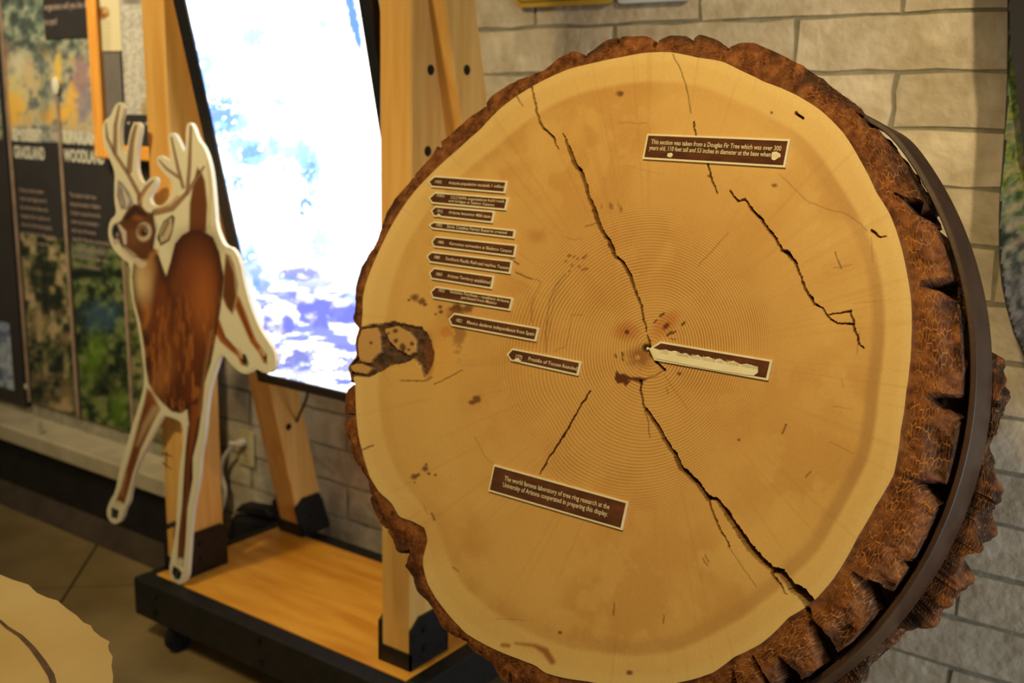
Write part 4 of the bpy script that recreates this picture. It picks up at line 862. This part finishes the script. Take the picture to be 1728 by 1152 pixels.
# side
hs = np.linspace(0, 1, KS+1)[1:]; hS = hb.reshape(NT, KF)[:, -1][:, None]*(1-hs)-TH*hs
fo = smooth_per(fur.reshape(NT, KF)[:, -1], 7)
cc, ss = np.broadcast_to(ct[:, None], hS.shape), np.broadcast_to(sn_[:, None], hS.shape)
na = fbm(cc*11+hS*9+3, ss*11+hS*13+8, 37, 3); nb_ = fbm(np.broadcast_to(th[:, None], hS.shape)*26, hS*48, 38, 4)
bulge = .046*sst(-1.35, -.9, th)*(1-sst(.10, .42, th))*(.80+.5*sst(.3, .6, fbm(ct*7+2, sn_*7+5, 41, 2)))
deep = 1-sst(-.116, -.098, hS); bulge = bulge-.03*sst(.30, .6, th)*(1-sst(1.3, 1.7, th))
rS = Rout[:, None]+.014*(na-.5)*np.clip(hs*2.5, 0, 1)+.008*(nb_-.5)-(fo[:, None]*.028)*(1-deep)+bulge[:, None]*deep*np.where(bulge[:, None] > 0, .80+1.0*(na-.5)+.35*(nb_-.5), 1)
lim = circ_r(BR0)[:, None]-.006
inband = (hS > BHB-.006) & (hS < BHF+.010)
rS = np.where(inband, np.maximum(np.minimum(rS, lim), np.where(fo[:, None] < .25, lim-.010, 0)*((th > -1.6) & (th < .85))[:, None]), rS); rS = np.maximum(rS, RW[:, None]+.006)
uS, vS = (cc*rS).ravel(), (ss*rS).ravel()
Cs = np.tile(lin((98, 62, 40)), (len(uS), 1)); mixc(Cs, (62, 46, 36), sst(.4, .6, na.ravel())); mixc(Cs, (146, 86, 44), .7*sst(.52, .68, nb_.ravel()))
NV = NT*(KF+KS)
Vb = np.concatenate([dpos(uf, vf, hb).reshape(NT, KF, 3), dpos(uS, vS, hS.ravel()).reshape(NT, KS, 3)], 1)
bi_ = np.arange(NV).reshape(NT, KF+KS); bn = np.roll(bi_, -1, 0)
Qb = np.stack([bi_[:, :-1], bi_[:, 1:], bn[:, 1:], bn[:, :-1]], -1).reshape(-1, 4)
Call = np.concatenate([Cb.reshape(NT, KF, 3), Cs.reshape(NT, KS, 3)], 1).reshape(-1, 3)
corkA = np.concatenate([cork.reshape(NT, KF), np.full((NT, KS), .55)], 1).ravel()
rad_all = np.concatenate([rf-RW[:, None], (rS-RW[:, None])-hS], 1)
arc = np.broadcast_to((th*.55)[:, None], rad_all.shape)
grid_mesh('bark', Vb.reshape(-1, 3), Qb, M['bark'], ts, cols=Call, attrs={'cork': corkA}, uv=np.stack([arc, rad_all], -1).reshape(-1, 2))
# ---- steel hoop around the bark
def hoop_r(R, ext):
    c = circ_r(R); hull = Rout-.004
    wgt = sst(-1.85, -1.45, th)*(1-sst(.88, 1.04, th)); r_ = c*wgt+np.minimum(c, smooth_per(hull, 121))*(1-wgt)
    return smooth_per(r_, 61)+ext
HT = .009
prof = [(hoop_r(BR0, -HT), BHF), (hoop_r(BR0, 0), BHF), (hoop_r(BR1, 0), BHB), (hoop_r(BR1, -HT), BHB)]
step = 5; ii = np.arange(0, NT, step); m_ = len(ii)
Vh = np.stack([dpos(ct[ii]*p[ii], sn_[ii]*p[ii], np.full(m_, h)) for p, h in prof], 1).reshape(-1, 3)
hi_ = np.arange(m_*4).reshape(m_, 4); hn = np.roll(hi_, -1, 0)
Qh = np.stack([hi_, np.roll(hi_, -1, 1), np.roll(hn, -1, 1), hn], -1).reshape(-1, 4)
hp = grid_mesh('hoop', Vh, Qh, M['band'], ts); hp['label'] = 'dark brown steel hoop strapped around the bark'
bv_ = hp.modifiers.new('b', 'BEVEL'); bv_.width = .0018; bv_.segments = 2

# ---- stand under the slice (mostly hidden below the picture)
ss_ = empty('slice_stand', (-.85, 1.5, 0), 'black steel easel stand holding the big tree slice from below', 'stand')
box('base', -1.02, -.62, 1.30, 1.80, 0, .035, M['steel'], ss_, .004)
for x in (-.98, -.66):
    c0 = dpos(np.array(x-DO[0]), np.array(-.66), np.array(-.185)); c1 = dpos(np.array(x-DO[0]), np.array(-.25), np.array(-.185))
    hexa('upright', [(x-.02, c0[1]-.02, .036), (x+.02, c0[1]-.02, .036), (x+.02, c0[1]+.02, .036), (x-.02, c0[1]+.02, .036)], [(x-.02, c1[1]-.0, c1[2]), (x+.02, c1[1], c1[2]), (x+.02, c1[1]+.04, c1[2]), (x-.02, c1[1]+.04, c1[2])], M['steel'], ss_, .002)
    P_ = [dpos(np.array(x-DO[0]), np.array(vv), np.array(hh)) for vv, hh in ((-.640, -.155), (-.640, -.02), (-.655, -.02), (-.655, -.155))]
    hexa('cradle', [p-np.array([.02, 0, 0]) for p in P_], [p+np.array([.02, 0, 0]) for p in P_], M['steel'], ss_, .001)

# ================================================================== signs on the slice
def sign(name, pts, lines, label, size, worn=(), worn_ink=None, wmat='core', inset=.0033):
    """pts: outline in photo pixels (clockwise from top left); lines: (text, px start, px end of baseline)"""
    uv = np.array([disc(*p) for p in pts]); c = uv.mean(0)
    root = empty(name, dpos(np.array(c[0]), np.array(c[1]), np.array(.0005)), label, 'sign', 'laminated signs on the tree slice')
    W3 = lambda q, h: [dpos(np.array(a), np.array(b), np.array(h)) for a, b in q]
    prism('plate', W3(uv, .0042), -DN, .0035, M['core'], root)
    n = len(uv); ins = []
    area = sum(uv[k][0]*uv[(k+1) % n][1]-uv[(k+1) % n][0]*uv[k][1] for k in range(n)); sg = 1 if area > 0 else -1
    for k in range(n):
        a, b, c_ = uv[k-1], uv[k], uv[(k+1) % n]
        d1 = (b-a)/np.linalg.norm(b-a); d2 = (c_-b)/np.linalg.norm(c_-b)
        n1_, n2_ = sg*np.array([-d1[1], d1[0]]), sg*np.array([-d2[1], d2[0]])
        bis = n1_+n2_; bis /= np.linalg.norm(bis); ins.append(b+bis*inset/max(bis@n1_, .3))
    prism('face', W3(ins, .0049), -DN, .0005, M['brown'], root)
    for k, poly in enumerate(worn):
        q = np.array([disc(*p) for p in poly]); prism('worn_patch', W3(q, .0054 if k >= 0 else 0), -DN, .0003, M[wmat], root)
    V_, F_ = [], []
    for (t, p0, p1) in lines:
        A, B = disc(*p0), disc(*p1); e_ = B-A; L_ = np.linalg.norm(e_); e_ = e_/L_; nrm = np.array([-e_[1], e_[0]])
        o_ = letters('lettering', [(t, 0, 0, L_)], dpos(np.array(A[0]), np.array(A[1]), np.array(.0060)), e_[0]*DU+e_[1]*DV, nrm[0]*DU+nrm[1]*DV, size, M[worn_ink or 'ink_cream'], root, .012)
    return root
sign('plaque_sign', [(1094, 226.5), (1335, 236), (1326, 283.5), (1086, 269)],
     [('This section was taken from a Douglas Fir Tree which was over 300', (1101, 244), (1320, 256)), ('years old, 110 feet tall and 53 inches in diameter at the base when cut.', (1098, 254), (1317, 267))],
     'long brown plaque near the top edge, two lines about a Douglas fir tree', .0075,
     worn=[[(1305, 258), (1312, 257), (1319, 261), (1319, 266), (1313, 269), (1309, 272), (1304, 270), (1304, 263)], [(1129, 260), (1136, 259), (1138, 263), (1134, 267), (1128, 265)]])
sign('plaque_sign', [(835.5, 783), (1062, 846), (1051.5, 894), (826, 828)],
     [('The world famous laboratory of tree ring research at the', (854, 810), (1031, 859)), ('University of Arizona cooperated in preparing this display.', (851, 820.5), (1028, 871))],
     'long brown plaque below the centre, two lines about the tree ring laboratory', .0080)
jag = [(1104, 587), (1116, 591), (1126, 590), (1134, 593), (1142, 592), (1152, 597), (1160, 596), (1168, 601), (1180, 599), (1186, 603), (1198, 602), (1208, 607), (1216, 605), (1228, 611), (1240, 609), (1252, 615), (1262, 614), (1281, 619), (1281, 629), (1274, 634), (1262, 633), (1200, 623), (1150, 613), (1108, 605), (1099, 589)]
sign('arrow_sign', [(1117, 576), (1305, 607.5), (1297, 642), (1106, 608), (1097, 588.5)],
     [('1700', (1116, 596), (1130, 598)), ('Father Kino founds San Xavier mission', (1144, 600), (1280, 623))], 'white arrow sign worn cream, its tip on the pith at the slice centre', .0062, worn=[jag], worn_ink='ink_gray')
arrows = [
 ([(736, 297), (858, 306), (853.5, 327), (730, 316.5), (724, 307)], [('1955', (736, 310), (748, 311)), ('Arizona population exceeds 1 million', (760, 311.5), (853, 318.5))], 'uppermost arrow sign of the left column, dated 1955, Arizona population', .0055, []),
 ([(737, 324.5), (860, 334), (855, 355.5), (731, 344), (725, 335)], [("1930's", (739, 332.5), (753, 334)), ('CCC/WPA organizations build roads', (763, 336), (854, 343)), ('and bridges in Sabino Canyon', (760, 341.5), (837, 349))], 'two-line arrow sign in left column about roads and bridges in Sabino Canyon', .0048, []),
 ([(737, 348), (837, 356.5), (832.5, 377), (734, 366), (729, 356)], [('1912', (740, 359), (750, 360)), ('Arizona becomes 48th state', (760, 361), (831, 369))], 'short arrow sign in left column about Arizona becoming the 48th state', .0056, [[(740, 364), (743, 361), (746.5, 363.5), (746, 366.5), (740.5, 366)]]),
 ([(735, 374), (872, 388), (869, 403), (731, 387), (725, 380)], [('1902', (738, 382.5), (749, 384)), ('Santa Catalina Forest Reserve created', (757, 385), (858, 396))], 'narrowest arrow sign of the left column, Santa Catalina Forest Reserve', .0054, []),
 ([(738, 398.5), (874, 413), (870, 434.5), (734, 417.5), (730, 408)], [('1886', (741, 411), (752, 412.5)), ('Geronimo surrenders at Skeleton Canyon', (761, 413.5), (866, 427))], 'arrow sign in left column about Geronimo surrendering at Skeleton Canyon', .0055, []),
 ([(731, 424.5), (867, 440), (862.5, 462.5), (727, 443.5), (721.5, 432.5)], [('1880', (735, 436.5), (745, 438)), ('Southern Pacific Railroad reaches Tucson', (754.5, 439), (861, 455.5))], 'arrow sign in left column about the Southern Pacific Railroad reaching Tucson', .0058, []),
 ([(735, 451.5), (836, 465.5), (831.5, 488), (730, 471.5), (726, 460.5)], [('1863', (738, 465), (749, 466.5)), ('Arizona Territory established', (758, 468), (830, 480))], 'short arrow sign in left column about Arizona Territory being established', .0058, []),
 ([(738, 483), (868, 502.5), (862.5, 524.5), (732.5, 503.5), (728, 493)], [('1853', (742, 492), (753, 494)), ('Gadsden Purchase – southern Arizona', (762, 494.5), (862, 511.5)), ('purchased from Mexico', (781, 504), (841, 514.5))], 'lowest arrow sign of the left column, two lines about the Gadsden Purchase', .0052, []),
 ([(769, 528), (911.5, 553), (906, 576.5), (764, 550), (759, 538)], [('1821', (772, 543), (782, 545)), ('Mexico declares independence from Spain', (790.5, 546.5), (904, 567))], 'arrow sign over the brown stain about Mexican independence from Spain', .0062, []),
 ([(867, 587.5), (983, 610), (977, 634), (864, 609), (857, 598.5)], [('1775', (872, 604), (884, 606.5)), ('Presidio of Tucson founded', (894, 608), (976, 625.5))], 'arrow sign nearest the centre on the left, Presidio of Tucson founded', .0062, [[(869, 609.5), (872, 605.5), (876.5, 604), (880, 607), (883, 610), (878, 611)]]),
]
for p, l, lab, sz, wn in arrows: sign('arrow_sign', p, l, lab, sz, wn)
bm = bmesh.new(); bmesh.ops.create_uvsphere(bm, u_segments=10, v_segments=6, radius=.0028); a = disc(1094.5, 588.5)
bmesh.ops.translate(bm, verts=bm.verts, vec=Vector(dpos(np.array(a[0]), np.array(a[1]), np.array(.0026))))
tag(bm_obj('pin', bm, M['core'], None, True), 'tiny cream pin head marking the pith beside the arrow tip', 'pin')

# ================================================================== outlet, cord, box behind the stand
ou = empty('wall_outlet', on_y(417, 788, WY-.006), 'ivory wall outlet with a cord plugged in behind the stand', 'outlet')
p0, p1 = on_y(403, 724, WY-.006), on_y(430, 788, WY-.006)
xm, zm = (p0[0]+p1[0])/2, (p0[2]+p1[2])/2
box('plate', xm-.042, xm+.042, WY-.012, WY-.004, zm-.066, zm+.066, M['ivory'], ou, .003)
for dz in (-.026, .026):
    rc = box('receptacle', xm-.017, xm+.017, WY-.0145, WY-.0121, zm+dz-.017, zm+dz+.017, M['ivory'], ou, .003)
    for dx in (-.006, .006): box('slot', xm+dx-.0012, xm+dx+.0012, WY-.0151, WY-.0146, zm+dz-.004, zm+dz+.006, M['hole'], rc, 0)
cyl('screw', (xm, WY-.0132, zm), (0, 1, 0), .003, .002, M['bolt'], ou, 10, 0)
pc = empty('extension_cord', (xm, WY-.03, zm-.01), 'white power cord curving from the outlet down behind the stand post', 'cord')
zc = zm+.026
cyl('plug', (xm, WY-.031, zc), (0, 1, 0), .014, .030, M['cord'], pc, 16, .004)
q = [on_y(x, y, WY-.05) for x, y in ((392, 752), (378, 772), (373, 796), (380, 826), (376, 855))]
tube('cable', [(xm, WY-.047, zc), (xm-.03, WY-.056, zc-.002)]+q+[on_y(362, 885, 2.335), (-3.02, 2.33, .010)], .0075, M['cord'], pc)
bx = empty('power_box', (-2.79, 2.34, 0), 'dark lumpy power adapter box on the floor behind the stand', 'box')
c = on_y(408, 850, 2.33)
hexa('body', [(-2.92, 2.315, 0), (-2.62, 2.315, 0), (-2.62, 2.385, 0), (-2.92, 2.385, 0)], [(-2.90, 2.32, .13), (-2.64, 2.32, .17), (-2.64, 2.38, .17), (-2.90, 2.38, .13)], M['rubber'], bx, .02)
hexa('lid', [(-2.87, 2.32, .1505), (-2.66, 2.32, .1755), (-2.66, 2.375, .1755), (-2.87, 2.375, .1505)], [(-2.83, 2.325, .19), (-2.70, 2.325, .205), (-2.70, 2.37, .205), (-2.83, 2.37, .19)], M['dark_base'], bx, .008)

# ================================================================== plaques on the block wall
def plaque(name, x0, x1, z0, z1, mat, bmat, label, rad=.02):
    root = empty(name, ((x0+x1)/2, WY-.018, z0), label, 'plaque')
    def rr(x0, x1, z0, z1, r_, y): return [(cx+r_*math.cos(t), y, cz+r_*math.sin(t)) for cx, cz, a in ((x1-r_, z1-r_, 0), (x0+r_, z1-r_, 1), (x0+r_, z0+r_, 2), (x1-r_, z0+r_, 3)) for t in np.linspace(a*math.pi/2, (a+1)*math.pi/2, 6)]
    prism('plate', rr(x0, x1, z0, z1, rad, WY-.022), (0, 1, 0), .014, M[mat], root)
    prism('border', rr(x0+.012, x1-.012, z0+.012, z1-.012, rad*.6, WY-.0232), (0, 1, 0), .001, M[bmat], root)
    prism('field', rr(x0+.016, x1-.016, z0+.016, z1-.016, rad*.5, WY-.0245), (0, 1, 0), .001, M[mat], root)
    return root
plaque('wall_plaque', -1.715, -1.415, 1.838, 2.10, 'yellow', 'yellow_dark', 'yellow rounded plaque on the block wall above the slice')
plaque('wall_plaque', -1.398, -1.205, 1.836, 2.08, 'white', 'ivory', 'white plaque on the block wall right of the yellow one', .01)

# ================================================================== photo standee at the right edge
RY = 2.29
right_px = [(1702, -420), (1700, 0), (1700, 60), (1699, 130), (1697, 180), (1694, 230), (1690, 290), (1686, 340), (1685, 390), (1686, 440), (1690, 480), (1698, 520), (1710, 562), (1728, 602), (1752, 650), (1790, 700), (1860, 740), (1960, 740), (2050, 660), (2080, 400), (2060, 0), (2050, -420)]
rs = empty('photo_cutout', on_y(1860, 740, RY), 'shaped creek photo cutout on the block wall at right picture edge', 'cutout')
prism('board', [on_y(x, y, RY) for x, y in right_px], (0, 1, 0), .014, M['panel'], rs)
def paint_creek(P):
    C = foliage(P, 101, [(34, 44, 40), (84, 92, 82), (132, 128, 118), (96, 110, 66)], 10, (.25, .75))
    up_ = 1-sst(300, 400, P[:, 1]); g = foliage(P, 104, [(38, 66, 34), (92, 124, 34), (150, 160, 60), (60, 96, 90)], 9)
    C = C*(1-.75*up_[:, None])+g*.75*up_[:, None]
    lo = sst(420, 500, P[:, 1]); g = foliage(P, 107, [(48, 52, 58), (98, 96, 104), (128, 120, 128)], 9); C = C*(1-.8*lo[:, None])+g*.8*lo[:, None]
    for k in range(9):
        x = 1694+k*5; stroke(C, P, [(x+8, 180), (x+3, 290), (x+7, 420)], 1.6, (170, 150, 130), 1.2, .5)
    return C
a0 = on_y(1700, 0, RY); rx0, rz0 = -.49, .93
paint_grid('photograph', (rx0, RY-.001, rz0), EX, EZ, 0.66, 1.0, .005, paint_creek, M['print'], rs, mask=lambda P: inside(P, right_px) < -1)
blk = [(1704, -400), (1704, 40), (1707, 90), (1713, 130), (1720, 190), (1727, 260), (1745, 320), (1800, 380), (2000, 380), (2040, -400)]
prism('dark_overlay', [on_y(x, y, RY-.02) for x, y in blk], (0, 1, 0), .018, M['panel'], rs)
for dx in (.12, .42):
    for z in (1.25, 1.75): cyl('standoff', (rx0+dx+.1, RY+.057, z), (0, 1, 0), .012, .084, M['steel'], rs, 12)

# ================================================================== pale slab table at lower left
TZ = .72
slab_px = [(-260, 930), (-180, 928), (-100, 938), (-40, 952), (0, 969), (22, 978), (48, 986), (62, 1000), (80, 1008), (97, 1013), (112, 1026), (128, 1037), (141, 1050), (153, 1055), (158, 1064), (170, 1074), (185, 1082), (182, 1089), (184, 1098), (190, 1107), (188, 1124), (191, 1140), (190, 1155), (196, 1190), (192, 1240), (176, 1300), (150, 1380), (90, 1460), (0, 1540), (-200, 1600), (-420, 1500), (-520, 1300), (-480, 1100), (-380, 980)]
cpx = (-150, 1230)
tb = empty('slab_table', on_z(*cpx, 0.0), 'pale live-edge wood slab table with a dark curved line, lower left corner', 'table')
T1 = [on_z(x, y, TZ) for x, y in slab_px]; cen = on_z(*cpx, TZ)
T2 = [cen+(p-cen)*.94-np.array([0, 0, .05]) for p in T1]
bm = bmesh.new(); a = [bm.verts.new(p) for p in T1]; b = [bm.verts.new(p) for p in T2]; bm.faces.new(a); bm.faces.new(b[::-1])
for k in range(len(a)): bm.faces.new((a[k], b[k], b[(k+1) % len(a)], a[(k+1) % len(a)]))
bmesh.ops.triangulate(bm, faces=[f for f in bm.faces if len(f.verts) > 4]); top = bm_obj('tabletop', bm, M['slab'], tb)
ln = [(-60, 1010), (0, 1047), (12, 1058), (34, 1072), (54, 1092), (72, 1116), (86, 1138), (92, 1160), (94, 1200)]; lw = [3, 4, 5, 6, 7, 8, 8, 7, 6]
L3 = [on_z(x, y, TZ+.0006) for x, y in ln]; Vl, Fl = [], []
for k in range(len(L3)):
    d = L3[min(k+1, len(L3)-1)]-L3[max(k-1, 0)]; n = np.cross(d, [0, 0, 1]); n /= np.linalg.norm(n); w = lw[k]*.0006
    Vl += [L3[k]-n*w, L3[k]+n*w]
    if k: Fl.append((2*k-2, 2*k-1, 2*k+1, 2*k))
mesh('grain_line', Vl, Fl, M['slabline'], tb)
cyl('pedestal', (cen[0], cen[1], .345), (0, 0, 1), .06, .63, M['steel'], tb, 24); cyl('foot', (cen[0], cen[1], .014), (0, 0, 1), .22, .028, M['steel'], tb, 32)
